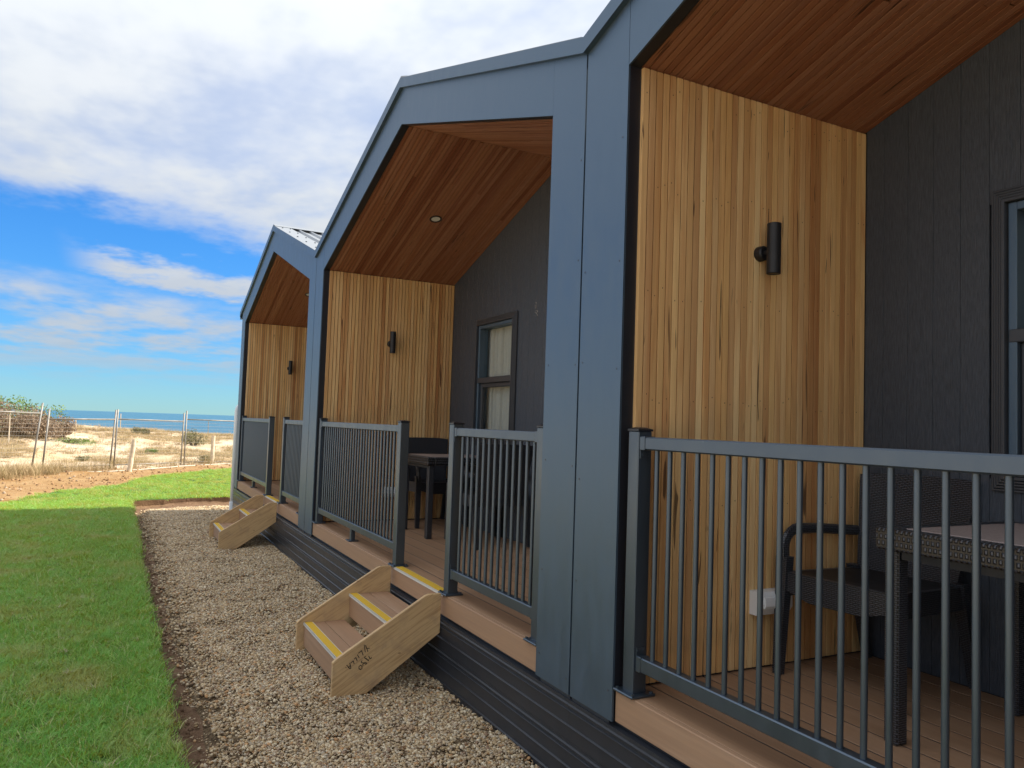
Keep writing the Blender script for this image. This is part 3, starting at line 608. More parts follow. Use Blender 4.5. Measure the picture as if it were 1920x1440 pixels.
# ------------------------------------------------------------------ things fixed to the cabins
WALLX = [o + P - AL - 0.019 for o in ORIG]
for i, w in enumerate(('on the nearest cabin', "on the middle cabin", "on the farthest cabin")):
    t = thing('wall_light', 'black cylinder up and down wall light ' + w, 'wall light', (WALLX[i], -0.725, 2.39), group='black cylinder wall lights')
    cy = MB(); n = 28
    for r0, z0, z1 in ((0.0305, -0.112, 0.112),):
        cy.tube([(-0.085, 0, z0), (-0.085, 0, z0 + 0.002), (-0.085, 0, z1 - 0.002), (-0.085, 0, z1)], [r0 - 0.002, r0, r0, r0 - 0.002], n, cap=False)
        cy.tube([(-0.085, 0, z0), (-0.085, 0, z0 + 0.03)], r0 - 0.005, n); cy.tube([(-0.085, 0, z1 - 0.03), (-0.085, 0, z1)], r0 - 0.005, n, cap=True)
    cy.build('lamp_tube', M['lampm'], t)
    MB().tube([(0.0, 0, -0.01), (-0.058, 0, -0.01)], 0.011, 12).build('lamp_arm', M['lampm'], t)
    MB().tube([(0, 0, -0.01), (-0.012, 0, -0.01), (-0.030, 0, -0.01), (-0.036, 0, -0.01)], [0.034, 0.034, 0.032, 0.026], 24).build('wall_mount', M['lampm'], t)
s_ = (ZI - ZC) / (P - AL - XC); nrm = Vector((-s_, 0, -1)).normalized()
for i, w in ((1, 'middle'), (2, 'farthest')):
    x = ORIG[i] + 3.69; z = ceil_z(3.69); t = thing('downlight', 'round black rimmed recessed downlight in the raked ceiling of the %s cabin' % w, 'downlight', (x, -0.735, z), group='recessed ceiling downlights')
    t.rotation_euler = nrm.to_track_quat('Z', 'Y').to_euler()
    mb = MB(); n = 28
    for (r0, z0), (r1, z1) in zip(((0.058, 0.0), (0.056, 0.006), (0.044, 0.006)), ((0.056, 0.006), (0.044, 0.006), (0.040, 0.0015))):
        mb.add([(r * math.cos(6.2832 * j / n), r * math.sin(6.2832 * j / n), zz) for r, zz in ((r0, z0), (r1, z1)) for j in range(n)], [(j, (j + 1) % n, n + (j + 1) % n, n + j) for j in range(n)])
    mb.build('rim', M['lampm'], t); MB().add([(0.041 * math.cos(6.2832 * j / n), 0.041 * math.sin(6.2832 * j / n), 0.002) for j in range(n)], [tuple(range(n))]).build('lens', M['diff'], t)
for i, w in ((0, 'nearest'), (1, 'middle')):
    t = thing('power_outlet', 'white weatherproof double power outlet low on the timber wall of the %s cabin' % w, 'power outlet', (WALLX[i], -0.798, 0.845), group='white weatherproof power outlets')
    MB().prism([(0.0, 0.050), (-0.055, 0.050), (-0.062, 0.034), (-0.062, -0.020), (-0.040, -0.052), (0.0, -0.052)], -0.097, 0.097).build('housing', M['white'], t)
    for yy in (-0.045, 0.045):
        MB().prism([(-0.0625, 0.030), (-0.072, 0.026), (-0.074, -0.008), (-0.068, -0.020), (-0.0625, -0.020)], yy - 0.03, yy + 0.03).build('flap', M['white'], t)
    MB().box(-0.0655, -0.0625, -0.085, 0.085, -0.006, -0.002).build('seam', M['alu'], t)
for i, w in ((0, 'nearest'), (1, 'middle'), (2, 'farthest')):
    n = 90; vs = []
    for j in range(n + 1):
        x = ORIG[i] + WX0 - 0.05 + (WX1 - WX0 + 0.1) * j / n; y = DB - 0.135 + 0.030 * math.sin(j * 1.05 + i) + 0.010 * math.sin(j * 0.37); vs += [(x, y, WZ0 - 0.05), (x, y * 0.998, WZ1 + 0.05)]
    cu = MB().add(vs, [(2 * j, 2 * j + 2, 2 * j + 3, 2 * j + 1) for j in range(n)]).build('curtain', M['curtain'], smooth=True)
    tag(cu, 'pale pleated curtain hanging behind the window of the %s cabin' % w, 'curtain', 'pale window curtains')

# railings
def railing(x0, x1, nb, label, foot=False):
    """x0 < x1: outer faces of the two posts."""
    t = thing('balcony_railing', label, 'railing', (x0, -0.056, ZD), group='grey metal balcony railings'); L = x1 - x0; A = M['rail']; pw = 0.066; hp = pw / 2
    for px in (hp, L - hp):
        p = MB().cbox(px - hp, px + hp, -hp, hp, 0.008, 1.022, 0.0035).build('post', A, t)
        MB().add([(px - 0.036, -0.036, 1.022), (px + 0.036, -0.036, 1.022), (px + 0.036, 0.036, 1.022), (px - 0.036, 0.036, 1.022), (px - 0.036, -0.036, 1.030), (px + 0.036, -0.036, 1.030), (px + 0.036, 0.036, 1.030), (px - 0.036, 0.036, 1.030), (px - 0.016, -0.016, 1.037), (px + 0.016, -0.016, 1.037), (px + 0.016, 0.016, 1.037), (px - 0.016, 0.016, 1.037)],
                 [(0, 1, 2, 3), (0, 1, 5, 4), (1, 2, 6, 5), (2, 3, 7, 6), (3, 0, 4, 7), (4, 5, 9, 8), (5, 6, 10, 9), (6, 7, 11, 10), (7, 4, 8, 11), (8, 9, 10, 11)]).build('post_cap', M['black'], p)
        pl = MB().cbox(px - 0.062, px + 0.062, -0.058, 0.058, 0.001, 0.011, 0.003)
        for bx in (-0.049, 0.049):
            for by in (-0.045, 0.045): pl.tube([(px + bx, by, 0.010), (px + bx, by, 0.018)], 0.0075, 6)
        pl.build('base_plate', A, p)
    a, b = pw, L - pw
    MB().cbox(a + 0.03, b - 0.03, -0.026, 0.026, 0.950, 1.000, 0.005).build('top_rail', A, t)
    MB().cbox(a + 0.03, b - 0.03, -0.021, 0.021, 0.100, 0.155, 0.004).build('bottom_rail', A, t)
    for xa, xb, lug in ((a, a + 0.031, a), (b - 0.031, b, b - 0.004)):
        k1 = MB().cbox(xa, xb, -0.0285, 0.0285, 0.9475, 1.0025, 0.003); k1.cbox(lug, lug + 0.004, -0.026, 0.026, 0.915, 0.949, 0.001)
        k2 = MB().cbox(xa, xb, -0.0235, 0.0235, 0.0975, 0.1575, 0.003); k2.cbox(lug, lug + 0.004, -0.022, 0.022, 0.156, 0.188, 0.001)
        for yy in (-0.013, 0.013):
            for kk, zz in ((k1, 0.930), (k2, 0.174)): kk.tube([(lug - 0.003, yy, zz), (lug + 0.007, yy, zz)], 0.0055, 8)
        k1.build('rail_bracket', A, t); k2.build('rail_bracket', A, t)
    pitch = (b - a) / (nb + 1); me = MB().tube([(0, 0, 0.150), (0, 0, 0.955)], 0.0095, 12, cap=False).mesh('baluster', A); me.shade_smooth()
    for k in range(nb): link('baluster', me, t, loc=(a + pitch * (k + 1), 0, 0))
    if foot:
        xm = (a + b) / 2; MB().cbox(xm - 0.022, xm + 0.022, -0.018, 0.018, 0.008, 0.101, 0.002).cbox(xm - 0.05, xm + 0.05, -0.042, 0.042, 0.001, 0.010, 0.002).build('support_foot', A, t)
LEFT = (5.236 - 2.859, 7.672 - 2.859); RIGHT = (3.19 - 2.859, 4.346 - 2.859)
railing(ORIG[0] + LEFT[0], ORIG[0] + LEFT[1], 29, 'grey railing across the nearest deck, cut off by the right photo edge', True)
railing(ORIG[1] + LEFT[0], ORIG[1] + LEFT[1], 29, 'wide grey railing left of the handwritten steps on the middle deck', True)
railing(ORIG[1] + RIGHT[0], ORIG[1] + RIGHT[1], 13, 'short grey railing right of the handwritten steps on the middle deck')
railing(ORIG[2] + LEFT[0], ORIG[2] + LEFT[1], 29, 'wide grey railing on the farthest deck beside the white downpipe', True)
railing(ORIG[2] + RIGHT[0], ORIG[2] + RIGHT[1], 13, 'short grey railing right of the plain steps on the farthest deck')

# entry steps
INK = [[(0.469, 0.305), (0.461, 0.264)], [(0.461, 0.302), (0.446, 0.265)], [(0.449, 0.282), (0.437, 0.283)], [(0.473, 0.248), (0.483, 0.274), (0.5, 0.262)], [(0.506, 0.253), (0.495, 0.235)], [(0.506, 0.219), (0.514, 0.239), (0.523, 0.232)], [(0.523, 0.206), (0.529, 0.222), (0.541, 0.213)], [(0.548, 0.212), (0.54, 0.183), (0.546, 0.18), (0.565, 0.202)], [(0.557, 0.188), (0.543, 0.2)], [(0.569, 0.19), (0.568, 0.188)],
       [(0.44, 0.24), (0.432, 0.224), (0.426, 0.224), (0.422, 0.229)], [(0.458, 0.238), (0.464, 0.236), (0.46, 0.227), (0.452, 0.227), (0.454, 0.224), (0.448, 0.221), (0.441, 0.213), (0.438, 0.219)], [(0.478, 0.217), (0.483, 0.211), (0.478, 0.206), (0.465, 0.203), (0.454, 0.195), (0.449, 0.2), (0.456, 0.205), (0.467, 0.204), (0.473, 0.193), (0.47, 0.191)], [(0.486, 0.193), (0.494, 0.186), (0.494, 0.176), (0.485, 0.168), (0.476, 0.173), (0.476, 0.186), (0.486, 0.193)]]
def steps(x0, x1, label, ink):
    t = thing('entry_steps', label, 'steps', (x0, 0, 0), group='timber entry steps'); W_ = x1 - x0
    prof = [(0.008, 0.330), (0.445, 0.03), (0.645, 0.03), (0.645, 0.222), (0.620, 0.243), (0.108, 0.553), (0.085, 0.560), (0.008, 0.560)]
    for k, xa in enumerate((0.0, W_ - 0.026)):
        s_ = MB().prism(prof, xa, xa + 0.026, 'x'); me = s_.mesh('stringer', M['ply'])
        bm = bmesh.new(); bm.from_mesh(me); bmesh.ops.bevel(bm, geom=list(bm.edges), offset=0.0025, segments=1, affect='EDGES'); bm.to_mesh(me); bm.free()
        so = link('stringer', me, t)
        if ink and k == 0:
            mb = MB()
            for st in INK:
                for (ya, za), (yb, zb) in zip(st[:-1], st[1:]):
                    d = Vector((0, yb - ya, zb - za)); d.normalize(); n_ = Vector((0, -d.z, d.y)) * 0.0023; a = Vector((-0.0004, ya, za)) - d * 0.0015; b = Vector((-0.0004, yb, zb)) + d * 0.0015
                    mb.add([a - n_, a + n_, b + n_, b - n_], [(0, 1, 2, 3)])
            mb.build('handwriting', M['ink'], so)
    a, b = 0.027, W_ - 0.027
    for y1, z in ((0.600, 0.215), (0.300, 0.385)):
        for q in range(2):
            yy = y1 - 0.1385 * q; w = 0.135
            tr = MB().cbox(a, b, yy - w, yy, z - 0.023, z, 0.002).build('tread', M['deck'], t)
        MB().cbox(a, b, y1 - 0.026, y1 - 0.003, z - 0.15, z - 0.0235, 0.002).build('riser', M['deck'], t)
        ns = MB().box(a + 0.002, b - 0.002, y1 - 0.058, y1 + 0.003, z + 0.0005, z + 0.004).box(a + 0.002, b - 0.002, y1 + 0.0005, y1 + 0.004, z - 0.012, z + 0.004).build('nosing', M['alu'], t)
        MB().box(a + 0.004, b - 0.004, y1 - 0.052, y1 - 0.004, z + 0.0045, z + 0.006).build('grip_strip', M['yellow'], ns)
    ns = MB().box(a - 0.01, b + 0.01, -0.075, -0.010, ZD + 0.0005, ZD + 0.004).box(a - 0.01, b + 0.01, -0.0118, -0.008, ZD - 0.012, ZD + 0.004).build('nosing', M['alu'], t)
    MB().box(a - 0.006, b + 0.006, -0.070, -0.016, ZD + 0.0045, ZD + 0.006).build('grip_strip', M['yellow'], ns)
steps(4.30, 5.255, 'pale timber steps with black handwriting in front of the middle cabin', True)
steps(4.30 + P, 5.255 + P, 'plain timber steps without handwriting in front of the farthest cabin', False)

# wicker furniture
def chair(loc, rz, label):
    """local: the chair faces +y, back at -y."""
    t = thing('wicker_chair', label, 'chair', loc, rz, 'black wicker armchairs'); K = M['wicker']
    def leg(x0, y0, z0, x1, y1, z1, w0, w1):
        vs = [(x0 + sx_ * w0, y0 + sy * w0 * 0.8, z0) for sx_, sy in ((-1, -1), (1, -1), (1, 1), (-1, 1))] + [(x1 + sx_ * w1, y1 + sy * w1 * 0.8, z1) for sx_, sy in ((-1, -1), (1, -1), (1, 1), (-1, 1))]
        return MB().add(vs, [(3, 2, 1, 0), (4, 5, 6, 7), (0, 1, 5, 4), (1, 2, 6, 5), (2, 3, 7, 6), (3, 0, 4, 7)])
    # seat pan
    n = 8; vs = []; top = []
    for i in range(n + 1):
        for j in range(n + 1):
            u, v = i / n, j / n; x = (u - 0.5) * (0.46 + 0.02 * v); y = -0.23 + 0.47 * v; z = 0.425 - 0.018 * math.sin(math.pi * u) * math.sin(math.pi * v) + 0.012 * v; vs.append((x, y, z))
    MB().add(vs, [(i * (n + 1) + j, (i + 1) * (n + 1) + j, (i + 1) * (n + 1) + j + 1, i * (n + 1) + j + 1) for i in range(n) for j in range(n)]).build('seat', M['seat'], t, smooth=True)
    ap = MB()
    ap.prism([(-0.24, 0.36), (-0.12, 0.325), (0.12, 0.325), (0.24, 0.36), (0.24, 0.437), (-0.24, 0.437)], 0.228, 0.252, 'y')
    for sx_ in (-1, 1): ap.prism([(-0.23, 0.335), (0.226, 0.335), (0.226, 0.437), (-0.23, 0.425)], sx_ * 0.252 if sx_ < 0 else 0.230, -0.230 if sx_ < 0 else 0.252, 'x')
    ap.prism([(-0.24, 0.34), (0.24, 0.34), (0.24, 0.42), (-0.24, 0.42)], -0.25, -0.231, 'y'); ap.build('seat_apron', K, t, uv=True)
    # backrest: gently curved slab
    n, m = 10, 6; f_, b_ = [], []
    for i in range(n + 1):
        for j in range(m + 1):
            u, v = i / n * 2 - 1, j / m; hw = 0.225 + 0.045 * v; x = u * hw; z = 0.40 + 0.465 * v - 0.012 * (abs(u) ** 4) * (v > 0.9); y = -0.225 - 0.085 * v - 0.03 * (1 - u * u) * (0.4 + 0.6 * v)
            f_.append((x, y, z)); b_.append((x, y - 0.022, z))
    o = len(f_); q = m + 1; fs = []
    for i in range(n):
        for j in range(m): a = i * q + j; fs += [(a, a + q, a + q + 1, a + 1), (o + a, o + a + 1, o + a + q + 1, o + a + q)]
    for i in range(n): fs += [(i * q, o + i * q, o + (i + 1) * q, (i + 1) * q), (i * q + m, (i + 1) * q + m, o + (i + 1) * q + m, o + i * q + m)]
    for j in range(m): fs += [(j, j + 1, o + j + 1, o + j), (n * q + j, o + n * q + j, o + n * q + j + 1, n * q + j + 1)]
    MB().add(f_ + b_, fs).build('backrest', K, t, uv=True)
    for sx_ in (-1, 1):
        leg(sx_ * 0.262, 0.262, 0.0, sx_ * 0.258, 0.235, 0.50, 0.019, 0.029).build('front_leg', K, t, uv=True)
        leg(sx_ * 0.245, -0.335, 0.0, sx_ * 0.240, -0.225, 0.44, 0.017, 0.027).build('rear_leg', K, t, uv=True)
        pts = [(sx_ * 0.259, 0.237, 0.46), (sx_ * 0.260, 0.236, 0.53)] + [(sx_ * 0.262, 0.150 + 0.085 * math.cos(a), 0.53 + 0.085 * math.sin(a)) for a in np.linspace(0.15, 1.571, 6)] + [(sx_ * 0.264, 0.02, 0.612), (sx_ * 0.262, -0.14, 0.600), (sx_ * 0.250, -0.262, 0.592)]
        MB().tube(pts, [0.027] * 3 + [0.025] * 5 + [0.023] * 3, 8, sq=0.62).build('armrest', K, t, uv=True)
    return t
def table(loc, label, wx=0.78, wy=0.78):
    t = thing('wicker_table', label, 'table', loc, 0, 'black wicker tables'); K = M['wicker']; H = 0.72
    rim = MB()
    for x0, x1, y0, y1 in ((0, wx, wy - 0.07, wy), (0, wx, 0, 0.07), (0, 0.07, 0.07, wy - 0.07), (wx - 0.07, wx, 0.07, wy - 0.07)): rim.cbox(x0, x1, y0, y1, H - 0.072, H, 0.006)
    rim.build('rim', M['wickerw'], t, uv=True)
    MB().cbox(0.068, wx - 0.068, 0.068, wy - 0.068, H - 0.02, H + 0.002, 0.002).build('table_top', M['slab'], t)
    for x in (0.015, wx - 0.075):
        for y in (0.015, wy - 0.075): MB().cbox(x, x + 0.054, y, y + 0.054, 0.0, H - 0.071, 0.006).build('leg', K, t, uv=True)
    for ya in (0.03, wy - 0.05): MB().box(0.08, wx - 0.08, ya, ya + 0.02, H - 0.10, H - 0.0725).build('apron_rail', M['seat'], t)
chair((2.20, -1.075, ZD), R(4), 'black wicker armchair against the rear wall of the nearest deck')
table((1.79 - 0.78, -1.33, ZD), 'black wicker table with mottled top on the nearest deck')
table((6.36, -1.415, ZD), 'black wicker table with mottled top on the middle deck', 0.72, 0.74)
chair((7.33, -1.13, ZD), R(90), 'black wicker armchair between the table and the timber wall of the middle deck')
chair((6.08, -1.14, ZD), R(-90), 'black wicker armchair on the window side of the middle deck, behind the short railing')

# white downpipe at the far corner
dp = thing('downpipe', 'white plastic pipe standing at the far corner of the farthest cabin', 'downpipe', (13.36, -0.03, 0.0))
MB().tube([(0, 0, -0.05), (0, 0, 1.66)] + [(0, -0.10 + 0.10 * math.cos(a), 1.66 + 0.10 * math.sin(a)) for a in np.linspace(0.25, 1.571, 6)] + [(0, -0.35, 1.76)], 0.052, 20).build('pipe', M['pvc'], dp, smooth=True)
MB().tube([(0, 0, -0.05), (0, 0, 0.16), (0, 0, 0.17)], [0.061, 0.061, 0.054], 20).build('pipe_socket', M['pvc'], dp)
MB().box(-0.10, 0.0, -0.012, 0.012, 1.30, 1.33).build('pipe_bracket', M['pvc'], dp)

# pale scuff on the cladding of the middle cabin
sc0 = MB()
for k in range(30):
    a = random.random() * 6.28; r0 = 0.06 * math.sqrt(random.random()); x = ORIG[1] + 2.98 + r0 * 0.75 * math.cos(a); z = 2.60 + 1.2 * r0 * math.sin(a); w = 0.0015 + 0.0045 * random.random() ** 2
    sc0.add([(x - w, DB + 0.0012, z - w), (x + w, DB + 0.0012, z - w * 0.6), (x + w * 0.5, DB + 0.0012, z + w), (x - w, DB + 0.0012, z + w * 0.6)], [(0, 1, 2, 3)])
tag(sc0.build('paint_scuff', M['patch'], cabs[1], loc=(-ORIG[1], 0, 0)), kind='stuff')

# ------------------------------------------------------------------ fence, posts, dune plants
def fence_panel(a, b, label, lean=(0.0, 0.0), h=1.55):
    za, zb = gh(*a), gh(*b); t = thing('temporary_fence_panel', label, 'fence', (a[0], a[1], za), group='temporary mesh fence panels'); d = Vector((b[0] - a[0], b[1] - a[1], zb - za)); L = d.length; G = M['galv']
    def Pt(s_, z): return (d.x * s_ + lean[0] * z, d.y * s_ + lean[1] * z, d.z * s_ + z)
    for s_ in (0.0, 1.0): MB().tube([Pt(s_, -0.06), Pt(s_, h)], 0.021, 10).build('post', G, t, smooth=True)
    MB().tube([Pt(0.0, h - 0.26), Pt(1.0, h - 0.26)], 0.019, 10).build('top_rail', G, t, smooth=True)
    MB().tube([Pt(0.0, 0.10), Pt(1.0, 0.10)], 0.017, 10).build('bottom_rail', G, t, smooth=True)
    w = MB(); nv = int(L / 0.065)
    for k in range(1, nv): w.tube([Pt(k / nv, 0.1), Pt(k / nv, h - 0.26)], 0.0019, 3, cap=False)
    k = 0.1
    while k < h - 0.3: k += 0.10; w.tube([Pt(0, k), Pt(1, k)], 0.0023, 3, cap=False)
    tag(w.build('wire_mesh', M['wire'], t), kind='stuff')
fence_panel((20.55, 5.62), (21.05, 4.82), 'temporary mesh fence panel at the left photo edge', (0.02, -0.02), 1.75)
fence_panel((21.12, 4.72), (22.15, 3.50), 'leaning mesh fence panel in front of the brown scrub', (0.01, -0.09), 1.72)
fence_panel((22.28, 3.28), (23.30, 1.80), 'mesh fence panel between the leaning panel and the crooked white post', (0.01, -0.05), 1.58)
fence_panel((23.38, 1.70), (25.25, -0.10), 'mesh fence panel before the dune right of the crooked white post', (0.0, -0.015), 1.60)
fence_panel((25.33, -0.20), (26.9, -2.35), 'mesh fence panel running behind the white downpipe', (0.0, 0.0), 1.66)
for (x, y), h, ln, lb in (((22.55, 1.34), 0.84, (0.02, -0.09), 'short crooked weathered white timber post before the fence'), ((25.95, -1.06), 0.88, (0.0, -0.01), 'short upright weathered white timber post near the downpipe')):
    z = gh(x, y); rr = random.Random(int(x * 10)); pts = [(x + ln[0] * q * h + rr.uniform(-.004, .004), y + ln[1] * q * h + rr.uniform(-.006, .006), z - 0.1 + (h + 0.1) * q) for q in np.linspace(0, 1, 7)]
    o = MB().tube(pts, [0.062, 0.060, 0.061, 0.058, 0.059, 0.057, 0.053], 12).build('timber_post', M['post'], smooth=False); tag(o, lb, 'post', 'weathered timber posts')
for (x, y, h, c_), lb in zip(((34.5, 3.05, 0.62, 'post'), (40.0, 1.45, 0.75, 'post'), (47.0, -3.1, 1.0, 'galv'), (31.0, 4.88, 0.95, 'post')), ('thin pale stake beside the green creeper on the dune', 'thin pale stake on the dune crest in the middle', 'thin dark stake on the dune beside the downpipe', 'thin pale stake at the foot of the brown scrub')):
    z = gh(x, y); tag(MB().tube([(x, y, z - 0.1), (x + 0.01, y, z + h * 0.6), (x + 0.02, y + 0.01, z + h)], [0.022, 0.02, 0.016], 7).build('marker_stake', M[c_]), lb, 'stake', 'thin dune stakes')
tag(MB().box(-0.01, 0.01, -0.14, 0.14, 0, 0.2).build('small_sign', M['white'], loc=(21.2, 4.62, 1.28 + 0.0)), 'small blank white sign plate on the leftmost fence', 'sign')
pp = [(21.6, 3.9), (22.0, 2.95), (22.2, 2.4), (22.6, 1.9), (22.9, 1.2), (23.6, 0.6), (24.5, -0.1), (25.4, -0.9), (25.9, -1.6), (26.4, -2.4)]
tag(MB().tube([(x, y, gh(x, y) + 0.012 + 0.03 * mnoise.noise((x * 2, y, 0))) for x, y in pp], 0.014, 8).build('poly_pipe', M['pipe'], smooth=True), 'long pale pipe lying on the sand along the fence', 'pipe')

def leaf_cloud(n, rx, ry, rz, size, seed, flat=0.0, hollow=0.35):
    rr = np.random.default_rng(seed); mb = MB(); lob = [(rr.normal(0, 0.45, 3) * (1, 1, 0.4), rr.uniform(0.38, 0.62)) for _ in range(9)]
    vs = []; fs = []
    for k in range(n):
        c, r = lob[rr.integers(0, 9)]; d = rr.normal(0, 1, 3); d /= np.linalg.norm(d); p = c + d * r * rr.uniform(hollow, 1) ** 0.6
        p = p * (rx, ry, rz); p[2] = max(p[2] + rz * 0.55, 0.0)
        a = rr.normal(0, 1, 3); a /= np.linalg.norm(a); b = np.cross(a, rr.normal(0, 1, 3)); b /= np.linalg.norm(b); s_ = size * rr.uniform(0.6, 1.4)
        o = len(vs); vs += [tuple(p - a * s_), tuple(p + b * s_ * 0.4), tuple(p + a * s_), tuple(p - b * s_ * 0.4)]; fs.append((o, o + 1, o + 2, o + 3))
    mb.v = vs; mb.f = fs; mb.mi = [0] * len(fs); return mb
def m_foliage(name, a, b, c): 
    n = NT(name); v = n.noise(n.pos(), 3.2, 5, 0.65); v2 = n.noise(n.pos(), 22.0, 3, 0.6); col = n.mix(n.rng(v, 0.35, 0.65), a, b); col = n.mix(n.rng(v2, 0.5, 0.7, 0, 0.7), col, c)
    n.fin(col, 0.7, 0, 0.2); tl = n.node('ShaderNodeBsdfTranslucent'); n.put(tl.inputs[0], col); mx = n.node('ShaderNodeMixShader'); mx.inputs[0].default_value = 0.25
    n.l.new(n.b.outputs[0], mx.inputs[1]); n.l.new(tl.outputs[0], mx.inputs[2]); n.l.new(mx.outputs[0], n.out.inputs[0]); return n.m
M['fgreen'] = m_foliage('green_scrub_leaves', (0.14, 0.23, 0.05), (0.22, 0.29, 0.08), (0.10, 0.16, 0.045)); M['fbrown'] = m_foliage('brown_scrub_twigs', (0.24, 0.175, 0.12), (0.34, 0.25, 0.17), (0.17, 0.125, 0.085))
M['folive'] = m_foliage('olive_scrub_leaves', (0.16, 0.165, 0.07), (0.22, 0.20, 0.10), (0.11, 0.12, 0.05)); M['bark'] = m_plain('grey_bark', (0.12, 0.09, 0.065), 0.9, 0, 0.3, 20)
def shrub(x, y, rx, ry, rz, mat, label, seed, n=1500, size=0.05, tone=None):
    t = thing('coastal_shrub', label, 'shrub', (x, y, gh(x, y) - 0.03), group='coastal shrubs on the dune')
    mb = MB(); rr = random.Random(seed)
    for k in range(7):
        a = rr.random() * 6.28; mb.tube([(0.05 * math.cos(a), 0.05 * math.sin(a), 0), (rx * 0.35 * math.cos(a), ry * 0.35 * math.sin(a), rz * 0.45), (rx * 0.6 * math.cos(a + 0.3), ry * 0.6 * math.sin(a + 0.3), rz * 0.95)], [0.03, 0.02, 0.008], 5)
    mb.build('stems', M['bark'], t); leaf_cloud(n, rx, ry, rz, size, seed).build('foliage', M[mat], t)
for k, (x, y, rx, ry, rz, mt, lb, n) in enumerate((
    (32.6, 3.95, 0.9, 0.75, 0.60, 'fbrown', 'brown bare scrub bush, rightmost of the scrub behind the leaning fence', 2600),
    (33.0, 4.75, 1.0, 0.80, 0.74, 'fbrown', 'brown bare scrub bush in the middle of the scrub behind the leaning fence', 2600),
    (32.8, 5.65, 1.0, 0.85, 0.74, 'fbrown', 'brown bare scrub bush at the left photo edge', 2600),
    (34.2, 4.6, 1.3, 1.0, 1.02, 'fgreen', 'green topped bush above the brown scrub', 2600), (34.6, 6.1, 1.5, 1.15, 1.12, 'fgreen', 'tall green bush at the upper left end of the scrub', 2600),
    (33.6, 3.45, 0.55, 0.45, 0.62, 'fbrown', 'small reddish twiggy bush at the right end of the scrub', 1500),
    (32.2, 3.05, 0.5, 0.75, 0.20, 'fgreen', 'low bright green creeping bush right of the brown scrub', 1400),
    (37.5, 0.83, 0.35, 0.32, 0.26, 'folive', 'small olive bush on the dune crest, left of a pair', 700), (37.8, 0.42, 0.3, 0.24, 0.26, 'folive', 'small olive bush on the dune crest, right of a pair', 700),
    (33.0, -1.12, 0.55, 0.55, 0.42, 'folive', 'large rounded olive bush on the dune behind the fence post pair', 1900),
    (29.2, 0.55, 0.22, 0.22, 0.16, 'fgreen', 'tiny green bush in the hollow of the dune', 500), (26.4, -0.95, 0.35, 0.35, 0.20, 'folive', 'low yellowish bush at the foot of the fence near the downpipe', 900), (26.6, 2.55, 0.22, 0.22, 0.14, 'folive', 'small rusty tussock on the sand behind the fence', 500),
    (20.9, 4.6, 0.30, 0.35, 0.45, 'folive', 'grey green weed at the foot of the leftmost fence post', 1100))):
    shrub(x, y, rx, ry, rz * 1.12, mt, lb, 60 + k, n, 0.045 if rz > 0.5 else 0.03)

def dune_tufts(n, x0, x1, y0, y1, dens):
    x = RNG.uniform(x0, x1, n); y = RNG.uniform(y0, y1, n); out = []
    for a, b in zip(x, y):
        if dens(a, b) > RNG.random(): out.append((a, b, gh(float(a), float(b)) - 0.01))
    return out
def dd(a, b):
    q = mnoise.noise((a * 0.28, b * 0.5, 6.1)) + 0.5 * mnoise.noise((a * 0.9, b * 1.1, 2.2)); return 0.9 if q > 0.10 else (0.05 if q < -0.15 else 0.28)
dt = dune_tufts(12000, 25.5, 46, -6, 8, dd); k = len(dt); s0 = 0.5 + 0.6 * RNG.random(k)
scatter('dune_grass', 'low dry straw grass covering the sand dune', 'grass', dt, np.column_stack([(RNG.random((k, 2)) - 0.5) * 0.5, RNG.random(k) * 6.28]), np.stack([s0 * 1.6, s0 * 1.6, s0 * 0.62], 1), [tuft(70 + i, 22, 0.10, 0.24, 0.009, 0.9, M['straw'], 2) for i in range(5)])
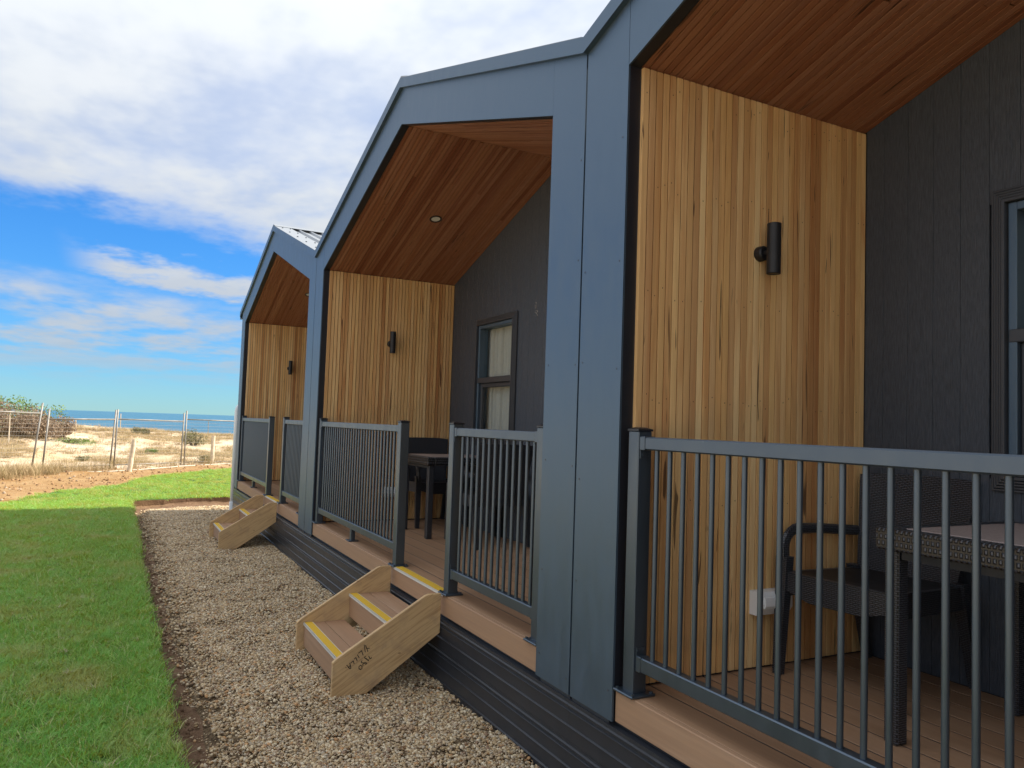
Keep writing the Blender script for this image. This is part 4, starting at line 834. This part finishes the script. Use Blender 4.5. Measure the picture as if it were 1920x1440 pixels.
def fenceline(n, wdt):
    out = []; segs = [((19.2, 4.7), (20.4, 3.9), 0.9), ((20.4, 4.2), (22.0, 3.0), 1.0), ((22.0, 3.1), (23.2, 1.9), 0.45), ((23.2, 1.8), (25.2, 0.0), 0.25), ((25.2, 0.0), (26.5, -2.2), 0.3)]
    for a, b, d_ in segs:
        for _ in range(int(n * d_)):
            t = RNG.random(); x = a[0] + (b[0] - a[0]) * t + RNG.normal(0, wdt); y = a[1] + (b[1] - a[1]) * t + RNG.normal(0, wdt); out.append((x, y, gh(x, y) - 0.01))
    return out
ft = fenceline(200, 0.22); k = len(ft); s0 = 0.6 + 0.7 * RNG.random(k)
scatter('fence_straw', 'tall dry straw grass growing along the foot of the fence', 'grass', ft, np.column_stack([(RNG.random((k, 2)) - 0.5) * 0.4, RNG.random(k) * 6.28]), np.stack([s0, s0, s0], 1), [tuft(90 + i, 14, 0.09, 0.34, 0.006, 0.7, M['straw'], 3) for i in range(5)])
M['clod'] = m_stone('dirt_clods', [(0.0, (0.30, 0.17, 0.075)), (0.5, (0.36, 0.22, 0.11)), (0.85, (0.24, 0.14, 0.07)), (1.0, (0.46, 0.37, 0.27))], 0.95)
cl = []
while len(cl) < 2200:
    x, y = RNG.uniform(15, 25.5), RNG.uniform(-3, 5)
    if 0.6 < (x + 1.3 * y) - 18.2 < 7.5 and not in_poly(np.array([x]), np.array([y]), lawn_poly)[0]: cl.append((x, y, gh(x, y)))
k = len(cl); s0 = 0.012 + 0.07 * RNG.random(k) ** 4
scatter('dirt_clods', 'small clods and stones on the bare orange dirt', 'clods', cl, RNG.random((k, 3)) * 6.28, np.stack([s0, s0, s0], 1), [pebble(30 + i, M['clod']) for i in range(4)])
sl_ = [(RNG.uniform(2.5, 14.3), 1.36 + 0.12 * RNG.random()) for _ in range(1800)] + [(RNG.uniform(13.9, 14.8), RNG.uniform(-0.6, 1.45)) for _ in range(300)]; k = len(sl_); s0 = 0.006 + 0.03 * RNG.random(k) ** 3
scatter('soil_crumbs', 'crumbs of dark soil in the trench beside the lawn', 'soil', [(x, y, gh(x, y)) for x, y in sl_], RNG.random((k, 3)) * 6.28, np.stack([s0, s0, s0], 1), [pebble(50 + i, M['ground']) for i in range(3)])
